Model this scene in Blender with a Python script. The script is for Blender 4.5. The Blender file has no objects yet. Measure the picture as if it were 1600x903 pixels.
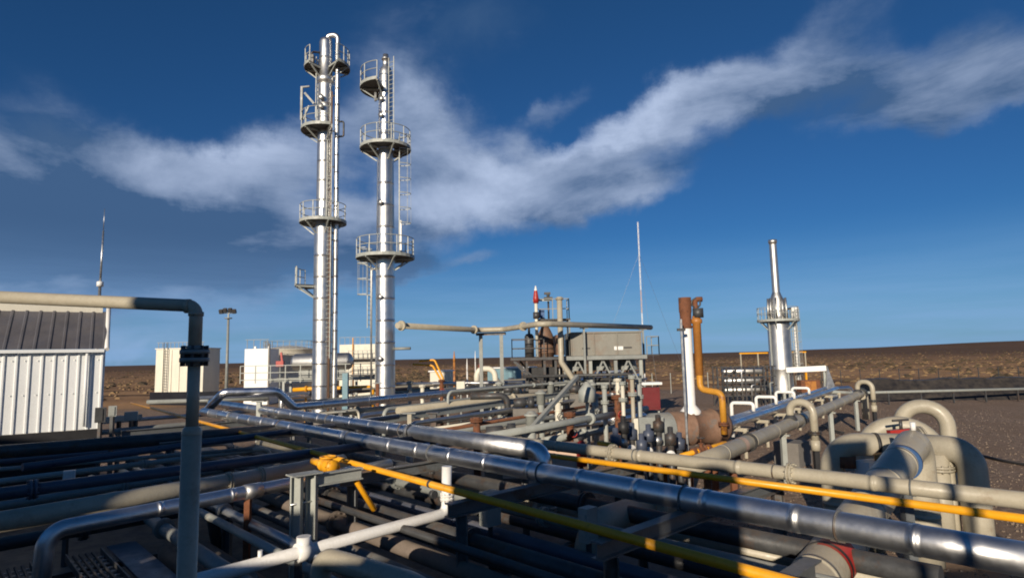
import bpy, math, random
from mathutils import Vector, Matrix
random.seed(7)
sc = bpy.context.scene
COL = sc.collection
R = math.radians
# ------------------------------------------------------------------ camera
EYE = Vector((0, 0, 4.5)); FPX = 950.0
cam = bpy.data.cameras.new('camera'); camo = bpy.data.objects.new('camera', cam); COL.objects.link(camo)
cam.sensor_width = 36.0; cam.lens = FPX / 1600 * 36; cam.clip_start = 0.1; cam.clip_end = 20000
PITCH = math.atan(106 / FPX); ROLL = R(1.25)
CM = Matrix.Rotation(R(90) + PITCH, 3, 'X') @ Matrix.Rotation(-ROLL, 3, 'Z')
camo.matrix_world = Matrix.Translation(EYE) @ CM.to_4x4()
sc.camera = camo
# ------------------------------------------------------------------ light
SUN_EL, SUN_AZ = R(16), R(200)             # azimuth clockwise from +Y: low, behind and to the left
SDIR = Vector((math.sin(SUN_AZ) * math.cos(SUN_EL), math.cos(SUN_AZ) * math.cos(SUN_EL), math.sin(SUN_EL)))
sun = bpy.data.lights.new('sun', 'SUN'); sun.energy = 5.0; sun.angle = R(0.5); sun.color = (1.0, 0.87, 0.70)
suno = bpy.data.objects.new('sun', sun); COL.objects.link(suno); suno.rotation_mode = 'QUATERNION'
suno.rotation_quaternion = SDIR.to_track_quat('Z', 'Y'); suno.location = (0, -20, 40)
sc.view_settings.view_transform = 'Standard'; sc.view_settings.look = 'None'
sc.cycles.filter_width = 1.9; sc.view_settings.exposure = 0.0; sc.view_settings.gamma = 1.0; sc.view_settings.use_curve_mapping = False

def ray(x, y):                              # a pixel of the photograph as a world direction (for measuring)
    return CM @ Vector(((x - 800) / FPX, -(y - 451.5) / FPX, -1.0))
def at(x, y, D):                            # the point at forward distance D
    d = ray(x, y); return EYE + d * (D / d.y)
def onz(x, y, z):                           # the point at height z
    d = ray(x, y); return EYE + d * ((z - EYE.z) / d.z)

world = bpy.data.worlds.new('World'); sc.world = world; world.use_nodes = True
def build_sky():
    nt = world.node_tree; N = nt.nodes; L = nt.links; N.clear()
    def nd(t, **k):
        n = N.new(t)
        for a, v in k.items(): setattr(n, a, v)
        return n
    def val(s, v):
        if hasattr(v, 'is_output'): L.new(v, s)
        else: s.default_value = v
    def M(op, a, b=0.0, c=None, clamp=False):
        n = nd('ShaderNodeMath', operation=op, use_clamp=clamp); val(n.inputs[0], a); val(n.inputs[1], b)
        if c is not None: val(n.inputs[2], c)
        return n.outputs[0]
    def mix(f, a, b):
        n = nd('ShaderNodeMix', data_type='RGBA'); val(n.inputs['Factor'], f); val(n.inputs[6], a); val(n.inputs[7], b); return n.outputs[2]
    def mr(v, a, b, c, d, kind='SMOOTHSTEP'):
        n = nd('ShaderNodeMapRange', interpolation_type=kind); val(n.inputs[0], v)
        for i, q in enumerate((a, b, c, d)): n.inputs[i + 1].default_value = q
        return n.outputs[0]
    out = nd('ShaderNodeOutputWorld'); bg = nd('ShaderNodeBackground'); L.new(bg.outputs[0], out.inputs[0])
    sky = nd('ShaderNodeTexSky', sky_type='NISHITA'); sky.sun_disc = False
    sky.sun_elevation = SUN_EL; sky.sun_rotation = SUN_AZ; sky.altitude = 300; sky.air_density = 1.0
    sky.dust_density = 0.3; sky.ozone_density = 2.2
    hs = nd('ShaderNodeHueSaturation'); hs.inputs['Hue'].default_value = 0.505; hs.inputs['Saturation'].default_value = 1.12; hs.inputs['Value'].default_value = SKYV
    L.new(sky.outputs[0], hs.inputs['Color'])
    tc = nd('ShaderNodeTexCoord'); sep = nd('ShaderNodeSeparateXYZ'); L.new(tc.outputs['Generated'], sep.inputs[0])
    X, Y, Z = sep.outputs
    az = M('ARCTAN2', X, Y); el = M('ARCSINE', Z)
    # deeper blue overhead than in the model sky
    deep = mr(el, 0.0, 0.62, 1.0, 0.0, 'LINEAR')
    dk = mix(deep, (0.265, 0.575, 0.79, 1), (.205, .475, .83, 1))
    mul = nd('ShaderNodeMix', data_type='RGBA', blend_type='MULTIPLY'); mul.inputs['Factor'].default_value = 1
    L.new(hs.outputs[0], mul.inputs[6]); L.new(dk, mul.inputs[7]); base = mul.outputs[2]
    cb = nd('ShaderNodeCombineXYZ'); L.new(az, cb.inputs[0]); L.new(el, cb.inputs[1]); ang = cb.outputs[0]
    # cloud layer coordinates: a high flat sheet
    zz = M('MAXIMUM', Z, 0.03); zz = M('ADD', zz, 0.12)
    cl = nd('ShaderNodeCombineXYZ'); L.new(M('DIVIDE', X, zz), cl.inputs[0]); L.new(M('DIVIDE', Y, zz), cl.inputs[1])
    def noise(vec, scale, detail, rough, rot=0, sx=1, sy=1, dist=0.0, off=(0, 0, 0)):
        mp = nd('ShaderNodeMapping'); L.new(vec, mp.inputs[0]); mp.inputs['Rotation'].default_value = (0, 0, rot)
        mp.inputs['Scale'].default_value = (sx, sy, 1); mp.inputs['Location'].default_value = off
        n = nd('ShaderNodeTexNoise'); L.new(mp.outputs[0], n.inputs['Vector']); n.inputs['Scale'].default_value = scale
        n.inputs['Detail'].default_value = detail; n.inputs['Roughness'].default_value = rough; n.inputs['Distortion'].default_value = dist
        return n.outputs['Fac']
    wn = nd('ShaderNodeTexNoise'); L.new(ang, wn.inputs['Vector']); wn.inputs['Scale'].default_value = 7.0; wn.inputs['Detail'].default_value = 6; wn.inputs['Roughness'].default_value = .6
    w1 = nd('ShaderNodeVectorMath', operation='SUBTRACT'); L.new(wn.outputs['Color'], w1.inputs[0]); w1.inputs[1].default_value = (.5, .5, .5)
    w2 = nd('ShaderNodeVectorMath', operation='MULTIPLY_ADD'); L.new(w1.outputs[0], w2.inputs[0]); w2.inputs[1].default_value = WARP; L.new(ang, w2.inputs[2]); angw = w2.outputs[0]
    def blobs(lst):
        acc = None
        for (x, y, hw, hh, rot, amp) in lst:          # bank centre and half extents in pixels of a view due north
            d = ray(x, y).normalized(); a, e = math.atan2(d.x, d.y), math.asin(d.z)
            mp = nd('ShaderNodeMapping', vector_type='TEXTURE'); L.new(angw, mp.inputs[0])
            mp.inputs['Location'].default_value = (a, e, 0); mp.inputs['Rotation'].default_value = (0, 0, R(rot))
            mp.inputs['Scale'].default_value = (hw / FPX * .9, hh / FPX * .9, 1)
            ln = nd('ShaderNodeVectorMath', operation='LENGTH'); L.new(mp.outputs[0], ln.inputs[0])
            v = mr(ln.outputs['Value'], 0.0, 1.0, amp, 0.0)
            acc = v if acc is None else M('ADD', acc, v)
        return acc
    cover = blobs(CLOUD_COVER); shade = blobs(CLOUD_SHADE); white = blobs(CLOUD_WHITE)
    n1 = noise(cl.outputs[0], 1.3, 7, 0.6, rot=R(25), sx=.55, sy=1.35, dist=.6, off=(3.1, 1.7, 0))
    n2 = noise(ang, 5.0, 10, 0.6, rot=R(-24), sx=.8, sy=1.5, dist=.7, off=(.3, .9, 0))
    nn = M('ADD', M('MULTIPLY', n1, .28), M('MULTIPLY', n2, .72))
    dens = M('ADD', M('MULTIPLY', cover, 1.25), M('MULTIPLY', M('SUBTRACT', nn, .5), 1.9))
    gate = mr(cover, 0.03, 0.4, 0.0, 1.0)
    alpha = M('MULTIPLY', mr(dens, 0.05, 1.15, 0.0, 0.93), gate)
    n3 = noise(ang, 5.5, 9, 0.6, rot=R(-18), sx=.6, sy=1.6, dist=.3, off=(5.2, 2.4, 0))
    lit = M('ADD', M('ADD', M('MULTIPLY', white, 1.0), M('MULTIPLY', shade, -1.0)), M('ADD', .42, M('MULTIPLY', M('SUBTRACT', n3, .5), 2.2)), clamp=True)
    ccol = mix(lit, CLOUD_DARK, CLOUD_LIGHT)
    col = mix(alpha, base, ccol)
    # pale band low on the horizon with thin streaks
    hz = mr(el, 0.0, 0.2, 1.0, 0.0)
    n4 = noise(ang, 6.0, 5, .55, sx=.5, sy=6.0)
    hzf = M('MULTIPLY', hz, mr(n4, .25, .75, .5, .85))
    col = mix(hzf, col, HORIZON)
    L.new(col, bg.inputs[0]); bg.inputs[1].default_value = 0.075
SKYV = 1.0
WARP = (.16, .12, 0)
CLOUD_DARK = (0.75, 1.6, 3.3, 1); CLOUD_LIGHT = (6.2, 7.5, 10.2, 1); HORIZON = (3.1, 5.5, 9.4, 1)
# x, y, half width, half height, tilt, amount
CLOUD_COVER = [(200, 360, 500, 165, 6, 1.15), (20, 260, 280, 170, -20, .8), (180, 310, 280, 130, 6, .7), (420, 250, 260, 105, 24, 1.0), (560, 380, 300, 110, 0, .85),
    (640, 190, 210, 150, -25, 1.05), (720, 315, 260, 95, 6, 1.1), (1250, 70, 300, 60, 16, .4), (860, 170, 130, 40, 25, .4), (950, 295, 220, 70, 14, 1.0), (830, 290, 160, 90, 0, .5), (1000, 195, 280, 72, 22, 1.05),
    (1190, 150, 260, 75, 12, .9), (1420, 130, 330, 85, 4, .75), (1590, 115, 200, 60, 2, .5), (620, 425, 120, 34, 0, .7), (110, 450, 360, 95, 0, .95),
    (430, 500, 260, 36, 4, .35), (220, 540, 180, 30, 0, .5), (700, 30, 280, 90, 0, .4), (740, 410, 80, 24, 10, .35), (830, 235, 110, 40, -10, .5),
    (-2600, 100, 900, 260, 0, .7), (4200, 100, 900, 260, 0, .6)]  # last two banks lie out of view, added to brighten pipe reflections
CLOUD_SHADE = [(140, 400, 520, 125, 0, .62), (330, 350, 240, 60, 10, .3), (620, 425, 150, 50, 0, .7), (600, 385, 260, 50, 6, .4), (30, 200, 240, 120, 0, .25),
    (60, 300, 300, 110, 0, .2), (700, 20, 400, 110, 0, .5), (1440, 130, 330, 110, 4, .42), (930, 335, 190, 40, 10, .3), (1180, 210, 230, 55, 12, .5), (900, 250, 160, 26, 10, .3), (690, 60, 180, 80, 0, .1)]
CLOUD_WHITE = [(390, 240, 240, 75, 24, .45), (180, 265, 130, 50, 0, .25), (650, 170, 130, 90, 0, .15), (740, 310, 200, 75, 8, .55), (960, 190, 250, 60, 22, .7), (990, 290, 140, 45, 15, .3), (230, 540, 200, 40, 0, .3)]
build_sky()

# ------------------------------------------------------------------ materials
MAT = {}
def mat(name, base, rough=.5, metal=0.0, var=.25, vscale=2.0, bump=0.0, bscale=8.0, second=None, sscale=1.5, sth=(.52, .62), rvar=.15, streak=False, spec=.5, bdist=.02, sheets=False):
    m = bpy.data.materials.new(name); m.use_nodes = True; nt = m.node_tree; N = nt.nodes; L = nt.links
    b = N['Principled BSDF']; b.inputs['Metallic'].default_value = metal; b.inputs['Roughness'].default_value = rough
    b.inputs['Specular IOR Level'].default_value = spec
    tc = N.new('ShaderNodeTexCoord'); geo = N.new('ShaderNodeNewGeometry')
    src = geo.outputs['Position']
    def noise(scale, detail=5, rg=.6, st=None):
        n = N.new('ShaderNodeTexNoise'); n.inputs['Scale'].default_value = scale; n.inputs['Detail'].default_value = detail; n.inputs['Roughness'].default_value = rg
        if st:
            mp = N.new('ShaderNodeMapping'); mp.inputs['Scale'].default_value = st; L.new(src, mp.inputs[0]); L.new(mp.outputs[0], n.inputs['Vector'])
        else: L.new(src, n.inputs['Vector'])
        return n.outputs['Fac']
    def ramp(v, a, b2, c, d):
        n = N.new('ShaderNodeMapRange'); L.new(v, n.inputs[0])
        for i, q in enumerate((a, b2, c, d)): n.inputs[i + 1].default_value = q
        return n.outputs[0]
    lo = [c * (1 - var) for c in base] + [1]; hi = [min(1, c * (1 + var * .7)) for c in base] + [1]
    mx = N.new('ShaderNodeMix'); mx.data_type = 'RGBA'; L.new(ramp(noise(vscale, 6, .65, (1, 1, .25) if streak else None), .3, .7, 0, 1), mx.inputs['Factor'])
    mx.inputs[6].default_value = lo; mx.inputs[7].default_value = hi; col = mx.outputs[2]
    if second:
        m2 = N.new('ShaderNodeMix'); m2.data_type = 'RGBA'; L.new(ramp(noise(sscale, 8, .7), sth[0], sth[1], 0, 1), m2.inputs['Factor'])
        L.new(col, m2.inputs[6]); m2.inputs[7].default_value = tuple(second) + (1,); col = m2.outputs[2]
    gr = N.new('ShaderNodeMix'); gr.data_type = 'RGBA'; gr.blend_type = 'MULTIPLY'; gr.inputs['Factor'].default_value = 1; L.new(col, gr.inputs[6])
    g2 = N.new('ShaderNodeMix'); g2.data_type = 'RGBA'; L.new(ramp(noise(28, 6, .75), .32, .62), g2.inputs['Factor']) if False else L.new(ramp(noise(28, 6, .75), .32, .62, 0, 1), g2.inputs['Factor'])
    gl = .94 if metal > .5 else .88 if sum(base) > 1.0 else .8; g2.inputs[6].default_value = (gl, gl * .99, gl * .97, 1); g2.inputs[7].default_value = (1, 1, 1, 1); L.new(g2.outputs[2], gr.inputs[7]); col = gr.outputs[2]
    rsrc = ramp(noise(vscale * 2.3, 4), .25, .75, max(.03, rough - rvar), min(1, rough + rvar)) if rvar else None
    if sheets:
        an = N.new('ShaderNodeAttribute'); an.attribute_name = 'sheet'
        sm_ = N.new('ShaderNodeMix'); sm_.data_type = 'RGBA'; sm_.blend_type = 'MULTIPLY'; sm_.inputs['Factor'].default_value = 1; L.new(col, sm_.inputs[6])
        s2 = N.new('ShaderNodeMix'); s2.data_type = 'RGBA'; L.new(an.outputs['Fac'], s2.inputs['Factor']); s2.inputs[6].default_value = (.74, .735, .72, 1); s2.inputs[7].default_value = (1, 1, 1, 1); L.new(s2.outputs[2], sm_.inputs[7]); col = sm_.outputs[2]
        ad = N.new('ShaderNodeMath'); ad.operation = 'MULTIPLY_ADD'; L.new(an.outputs['Fac'], ad.inputs[0]); ad.inputs[1].default_value = -.16; L.new(rsrc, ad.inputs[2]); a3 = N.new('ShaderNodeMath'); a3.operation = 'ADD'; L.new(ad.outputs[0], a3.inputs[0]); a3.inputs[1].default_value = .08; rsrc = a3.outputs[0]
    if metal < .5 and rvar:
        sp = N.new('ShaderNodeSeparateXYZ'); L.new(geo.outputs['Normal'], sp.inputs[0]); dm = N.new('ShaderNodeMath'); dm.operation = 'MULTIPLY'
        L.new(ramp(sp.outputs[2], .55, 1.0, 0, .42), dm.inputs[0]); L.new(ramp(noise(1.7, 7, .7), .35, .65, .15, 1), dm.inputs[1])
        du = N.new('ShaderNodeMix'); du.data_type = 'RGBA'; L.new(dm.outputs[0], du.inputs['Factor']); L.new(col, du.inputs[6]); du.inputs[7].default_value = (.33, .27, .2, 1); col = du.outputs[2]
    L.new(col, b.inputs['Base Color'])
    if rvar: L.new(rsrc, b.inputs['Roughness'])
    if bump:
        bp = N.new('ShaderNodeBump'); bp.inputs['Strength'].default_value = bump; bp.inputs['Distance'].default_value = bdist
        L.new(noise(bscale, 3), bp.inputs['Height']); L.new(bp.outputs[0], b.inputs['Normal'])
    MAT[name] = m; return m
mat('aluminium_cladding', (.90, .91, .93), .38, 1.0, .1, 1.1, .22, 2.2, rvar=.09, bdist=.05, second=(.62, .61, .59), sscale=2.6, sth=(.56, .75), sheets=True)
mat('tower_cladding', (.82, .82, .81), .40, 1.0, .10, 1.0, .15, 1.6, rvar=.06, bdist=.05, sheets=True)
mat('beige_paint', (.43, .39, .30), .45, 0, .14, 1.4, .15, 14, second=(.27, .2, .13), sscale=2.4, sth=(.56, .8))
mat('cream_paint', (.74, .70, .58), .5, 0, .1, 1.2, .1, 10, second=(.4, .34, .24), sscale=.7, sth=(.62, .8), streak=True)
mat('grey_paint', (.27, .285, .27), .5, 0, .18, 2, .1, 14, second=(.16, .13, .1), sscale=1.3, sth=(.62, .75))
mat('pale_steel', (.38, .40, .37), .5, 0, .15, 2, .1, 14, second=(.24, .19, .14), sscale=2.0, sth=(.6, .72))
mat('dark_steel', (.075, .077, .08), .5, .3, .3, 3, .1, 14, second=(.09, .06, .045), sscale=2.0)
mat('navy_paint', (.07, .085, .125), .38, 0, .2, 2, .08, 12)
mat('trestle_paint', (.13, .14, .145), .5, 0, .2, 2, .1, 14, second=(.1, .07, .05), sscale=1.6)
mat('dark_red_paint', (.16, .012, .014), .5, 0, .15, 2)
mat('cooler_paint', (.25, .24, .205), .55, 0, .14, 1.0, .12, 6, second=(.24, .2, .16), sscale=.9, streak=True)
mat('white_paint', (.86, .85, .82), .4, 0, .05, 1.5, .05, 10, second=(.6, .55, .47), sscale=2.2, sth=(.64, .85))
mat('yellow_paint', (.82, .375, .011), .42, 0, .12, 1.6, .08, 14, second=(.36, .17, .02), sscale=5.0, sth=(.58, .76))
mat('orange_paint', (.48, .2, .045), .5, 0, .2, 2, .1, 10, second=(.25, .09, .03), sscale=1.8)
mat('amber_paint', (.62, .29, .03), .5, 0, .18, 2, .1, 10, second=(.3, .12, .03), sscale=2.5)
mat('red_paint', (.42, .03, .022), .45, 0, .15, 2, .05, 10)
mat('rust', (.22, .085, .04), .85, .1, .35, 3, .5, 18, second=(.09, .045, .03), sscale=3.0)
mat('rusty_shell', (.23, .135, .09), .75, .15, .3, 2.2, .4, 12, second=(.16, .15, .14), sscale=1.5)
mat('peach_paint', (.62, .44, .33), .6, 0, .1, 2)
mat('blue_paint', (.05, .12, .28), .5, 0, .15, 2)
mat('teal_paint', (.16, .3, .36), .5, 0, .15, 2)
mat('near_black', (.012, .013, .018), .55, 0, .3, .6, .5, 2.5, spec=.3)
mat('black_rubber', (.02, .02, .022), .6, 0, .3, 3)
mat('galvanized', (.55, .56, .56), .42, .9, .2, 3, .1, 12)
mat('rough_timber', (.17, .12, .08), .8, 0, .3, 3, .3, 20)
mat('wall_panel', (.84, .86, .86), .45, 0, .07, .8, .05, 8, second=(.5, .5, .46), sscale=.6, sth=(.6, .85), streak=True)
mat('roof_panel', (.125, .125, .145), .42, .2, .25, 1.2, .1, 6)
mat('concrete', (.20, .185, .165), .85, 0, .25, 1.3, .3, 22)
mat('scrub', (.085, .06, .032), .9, 0, .4, .3, 0, rvar=0)
mat('dry_grass', (.27, .175, .085), .9, 0, .3, .5, 0, rvar=0)
mat('stone', (.27, .205, .15), .9, 0, .4, 1.5, 0, rvar=0)
mat('brick_brown', (.2, .16, .13), .8, 0, .25, 1.2, .2, 9)

# ------------------------------------------------------------------ mesh building
WL = {}
UPZ = Vector((0, 0, 1))
def frame(d):
    d = d.normalized(); a = UPZ if abs(d.z) < .95 else Vector((1, 0, 0))
    x = d.cross(a).normalized(); return x, x.cross(d).normalized()
class MB:
    def __init__(s): s.v = []; s.f = []; s.sm = []; s.sheet = {}
    def add(s, vs, fs, smooth=False):
        o = len(s.v); s.v += [Vector(p) for p in vs]; s.f += [tuple(i + o for i in f) for f in fs]; s.sm += [smooth] * len(fs); return s
    def box(s, c, size, rz=0.0, rx=0.0):
        m = Matrix.Rotation(rz, 3, 'Z') @ Matrix.Rotation(rx, 3, 'X'); c = Vector(c); h = Vector(size) / 2
        vs = [c + m @ Vector((sx * h.x, sy * h.y, sz * h.z)) for sz in (-1, 1) for sy in (-1, 1) for sx in (-1, 1)]
        return s.add(vs, [(0, 2, 3, 1), (4, 5, 7, 6), (0, 1, 5, 4), (2, 6, 7, 3), (0, 4, 6, 2), (1, 3, 7, 5)])
    def bar(s, p0, p1, w, h=None, up=None):
        p0 = Vector(p0); p1 = Vector(p1); h = h or w; d = (p1 - p0)
        x, y = frame(d) if up is None else (d.normalized().cross(Vector(up)).normalized(), Vector(up))
        vs = [p + x * sx * w / 2 + y * sy * h / 2 for p in (p0, p1) for sy in (-1, 1) for sx in (-1, 1)]
        return s.add(vs, [(0, 2, 3, 1), (4, 5, 7, 6), (0, 1, 5, 4), (2, 6, 7, 3), (0, 4, 6, 2), (1, 3, 7, 5)])
    def ibeam(s, p0, p1, w=.15, h=.2, t=.02):
        p0 = Vector(p0); p1 = Vector(p1); x, y = frame(p1 - p0)
        s.bar(p0 + y * (h / 2 - t / 2), p1 + y * (h / 2 - t / 2), w, t); s.bar(p0 - y * (h / 2 - t / 2), p1 - y * (h / 2 - t / 2), w, t)
        return s.bar(p0, p1, t, h - 2 * t)
    def cyl(s, p0, p1, r0, r1=None, n=20, caps=True):
        p0 = Vector(p0); p1 = Vector(p1); r1 = r0 if r1 is None else r1; x, y = frame(p1 - p0)
        vs = []
        for p, r in ((p0, r0), (p1, r1)):
            for i in range(n):
                a = 2 * math.pi * i / n; vs.append(p + x * math.cos(a) * r + y * math.sin(a) * r)
        s.add(vs, [(i, (i + 1) % n, n + (i + 1) % n, n + i) for i in range(n)], True)
        if caps: o = len(s.v) - 2 * n; s.f += [tuple(o + i for i in reversed(range(n))), tuple(o + n + i for i in range(n))]; s.sm += [False, False]
        return s
    def lathe(s, c, prof, n=32, axis=None):
        c = Vector(c); ax = Vector(axis).normalized() if axis else UPZ; x, y = frame(ax); vs = []
        sv = .5
        for it in prof:
            r, z = it[0], it[1]; sv = it[2] if len(it) > 2 else sv
            for i in range(n): s.sheet[len(s.v) + len(vs) + i] = sv
            for i in range(n):
                a = 2 * math.pi * i / n; vs.append(c + ax * z + (x * math.cos(a) + y * math.sin(a)) * max(r, 1e-4))
        k = len(prof); return s.add(vs, [(j * n + i, j * n + (i + 1) % n, (j + 1) * n + (i + 1) % n, (j + 1) * n + i) for j in range(k - 1) for i in range(n)], True)
    def tube(s, pts, r, bend=None, n=18, seam=None, rs=None):
        pts = [Vector(p) for p in pts]; bend = r * 2.2 if bend is None else bend
        path = [pts[0]]
        for i in range(1, len(pts) - 1):
            a, b, c = pts[i - 1], pts[i], pts[i + 1]; d0 = (a - b).normalized(); d1 = (c - b).normalized()
            th = d0.angle(d1)
            if th > math.pi - .02: path.append(b); continue
            t = min(bend / math.tan(th / 2), (a - b).length * .49, (c - b).length * .49)
            bis = (d0 + d1).normalized(); rad = t * math.tan(th / 2); cen = b + bis * (rad / math.sin(th / 2))
            q0 = b + d0 * t - cen; q1 = b + d1 * t - cen; tot = q0.angle(q1); k = max(4, int(tot / .18))
            ax = q0.cross(q1).normalized()
            for j in range(k + 1): path.append(cen + Matrix.Rotation(tot * j / k, 3, ax) @ q0)
        path.append(pts[-1])
        rings = []; sh = random.random()
        for i, p in enumerate(path):
            if i == 0: t = path[1] - p
            elif i == len(path) - 1: t = p - path[i - 1]
            else: t = (path[i + 1] - p).normalized() + (p - path[i - 1]).normalized()
            rings.append((p, t.normalized(), r, sh))
            if seam and i < len(path) - 1:
                ln = (path[i + 1] - p).length
                if ln > seam * 1.3:
                    d = (path[i + 1] - p).normalized(); k = int(ln / seam)
                    for j in range(1, k + 1):
                        q = ln * j / (k + 1) + random.uniform(-.05, .05)
                        for o, e in ((-.075, 0), (-.027, 0), (-.025, .006), (.025, .006), (.027, 0), (.075, 0)):
                            if o == -.025: sh = random.random()
                            rings.append((p + d * (q + o), d, r + e, sh))
        x, y = frame(rings[0][1]); vs = []; prev = rings[0][1]
        for p, t, rr, sv in rings:
            q = prev.rotation_difference(t); x = q @ x; x = (x - t * x.dot(t)).normalized(); y = x.cross(t); prev = t
            for i in range(n): s.sheet[len(s.v) + len(vs) + i] = sv
            for i in range(n):
                a = 2 * math.pi * i / n; vs.append(p + x * math.cos(a) * rr - y * math.sin(a) * rr)
        k = len(rings); fs = [(j * n + i, j * n + (i + 1) % n, (j + 1) * n + (i + 1) % n, (j + 1) * n + i) for j in range(k - 1) for i in range(n)]
        s.add(vs, fs, True); o = len(s.v) - k * n
        s.f += [tuple(o + i for i in reversed(range(n))), tuple(o + (k - 1) * n + i for i in range(n))]; s.sm += [False, False]
        return s
    def flange(s, p, d, r, t=.05, gap=.012, bolts=10):
        p = Vector(p); d = Vector(d).normalized(); x, y = frame(d)
        s.cyl(p - d * (t + gap), p - d * gap, r, n=24); s.cyl(p + d * gap, p + d * (t + gap), r, n=24); s.cyl(p - d * gap, p + d * gap, r * .8, n=20, caps=False)
        for i in range(bolts):
            a = 2 * math.pi * (i + .5) / bolts; q = p + (x * math.cos(a) + y * math.sin(a)) * r * .86
            s.cyl(q - d * (t + gap + .03), q + d * (t + gap + .03), r * .07, n=6)
        return s
    def hoop(s, c, r, t, axis=None, a0=0, a1=2 * math.pi, n=28, m=6, xy=None):
        ax = Vector(axis).normalized() if axis else UPZ
        x, y = (Vector((1, 0, 0)), Vector((0, 1, 0))) if axis is None else frame(ax)
        c = Vector(c); full = abs(a1 - a0 - 2 * math.pi) < 1e-3; k = n if full else n + 1; vs = []
        for i in range(k):
            a = a0 + (a1 - a0) * i / n; d = x * math.cos(a) + y * math.sin(a)
            for j in range(m):
                b = 2 * math.pi * j / m; vs.append(c + d * (r + t * math.cos(b)) + ax * t * math.sin(b))
        return s.add(vs, [(i * m + j, i * m + (j + 1) % m, ((i + 1) % k) * m + (j + 1) % m, ((i + 1) % k) * m + j) for i in range(n) for j in range(m)], True)
    def sector(s, c, ri, ro, t, a0, a1, n=24):
        c = Vector(c); full = abs(a1 - a0 - 2 * math.pi) < 1e-3; k = n + 1; vs = []
        for i in range(k):
            a = a0 + (a1 - a0) * i / n; d = Vector((math.cos(a), math.sin(a), 0))
            vs += [c + d * ri, c + d * ro, c + d * ro + UPZ * t, c + d * ri + UPZ * t]
        fs = [(i * 4 + j, i * 4 + (j + 1) % 4, (i + 1) * 4 + (j + 1) % 4, (i + 1) * 4 + j) for i in range(n) for j in range(4)]
        if not full: fs += [(3, 2, 1, 0), (n * 4, n * 4 + 1, n * 4 + 2, n * 4 + 3)]
        return s.add(vs, fs)
    def build(s, name, m, parent=None, loc=None):
        if parent is not None: base = WL[parent.name]
        elif loc is not None: base = Vector(loc)
        else:
            xs = [p.x for p in s.v]; ys = [p.y for p in s.v]; base = Vector(((min(xs) + max(xs)) / 2, (min(ys) + max(ys)) / 2, min(p.z for p in s.v)))
        me = bpy.data.meshes.new(name); me.from_pydata([p - base for p in s.v], [], s.f); me.validate(); me.update()
        if len(me.polygons) == len(s.sm): me.polygons.foreach_set('use_smooth', s.sm)
        if len(set(s.sheet.values())) > 1 and len(me.vertices) == len(s.v):
            at_ = me.attributes.new('sheet', 'FLOAT', 'POINT')
            for i, w in s.sheet.items(): at_.data[i].value = w
        me.materials.append(MAT[m] if isinstance(m, str) else m)
        o = bpy.data.objects.new(name, me); COL.objects.link(o)
        if parent is not None: o.parent = parent
        else: o.location = base
        WL[o.name] = base; return o
def tag(o, label=None, cat=None, group=None, kind=None):
    if label: o['label'] = label
    if cat: o['category'] = cat
    if group: o['group'] = group
    if kind: o['kind'] = kind
    return o
def thing(name, loc, label, cat, group=None):
    o = bpy.data.objects.new(name, None); COL.objects.link(o); o.location = loc; o.empty_display_size = .2; WL[o.name] = Vector(loc)
    return tag(o, label, cat, group)
def copy_tree(o, loc, rz=0.0, label=None, parent=None):
    c = o.copy(); COL.objects.link(c)
    if parent is not None: c.parent = parent
    else: c.location = loc; c.rotation_euler = (0, 0, rz); WL[c.name] = Vector(loc)
    if label: c['label'] = label
    for ch in list(o.children): copy_tree(ch, None, 0, None, c)
    return c
U = Vector((-.69, .724, 0)).normalized()      # the rack's run: far left to near right
V = Vector((.724, .69, 0)).normalized()       # across the rack, away to the right
def un(s_, n_, z): return U * s_ + V * n_ + UPZ * z
def flange_part(parent, p, d, r, m, name='flange', t=.04):
    return MB().flange(p, d, r, t).build(name, m, parent)
def pipe(name, label, cat, pts, r, m, bend=None, seam=None, flanges=(), fm=None, group=None, n=20):
    """one pipe run as a top-level mesh; flanges (segment, fraction) become parts"""
    o = MB().tube(pts, r, bend, n, seam).build(name, m); tag(o, label, cat, group)
    for i, t in flanges:
        a, b = Vector(pts[i]), Vector(pts[i + 1]); flange_part(o, a.lerp(b, t), b - a, r * 1.65, fm or m)
    return o
def valve(parent, p, axis, r, m='grey_paint', wheel='red_paint', stem=UPZ, h=.45):
    p = Vector(p); axis = Vector(axis).normalized(); b = MB()
    b.lathe(p - axis * r * 2.2, [(0, 0), (r * 1.5, 0), (r * 1.5, r * .4), (r * .9, r * .5), (r * 1.25, r * 1.4), (r * 1.35, r * 2.2), (r * 1.25, r * 3.0), (r * .9, r * 3.9), (r * 1.5, r * 4.0), (r * 1.5, r * 4.4), (0, r * 4.4)], 16, axis)
    b.cyl(p, p + stem * h * .55, r * .6, n=10); b.cyl(p + stem * h * .5, p + stem * h * .58, r, n=12); b.cyl(p + stem * h * .55, p + stem * h * 1.05, r * .18, n=8)
    v = b.build('valve', m, parent)
    w = MB(); w.hoop(p + stem * h, r * 1.35, r * .16, stem if abs(stem.z) < .9 else None); x, y = frame(stem)
    for q in (x, y): w.bar(p + stem * h - q * r * 1.3, p + stem * h + q * r * 1.3, r * .14)
    w.build('handwheel', wheel, v); return v

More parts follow.
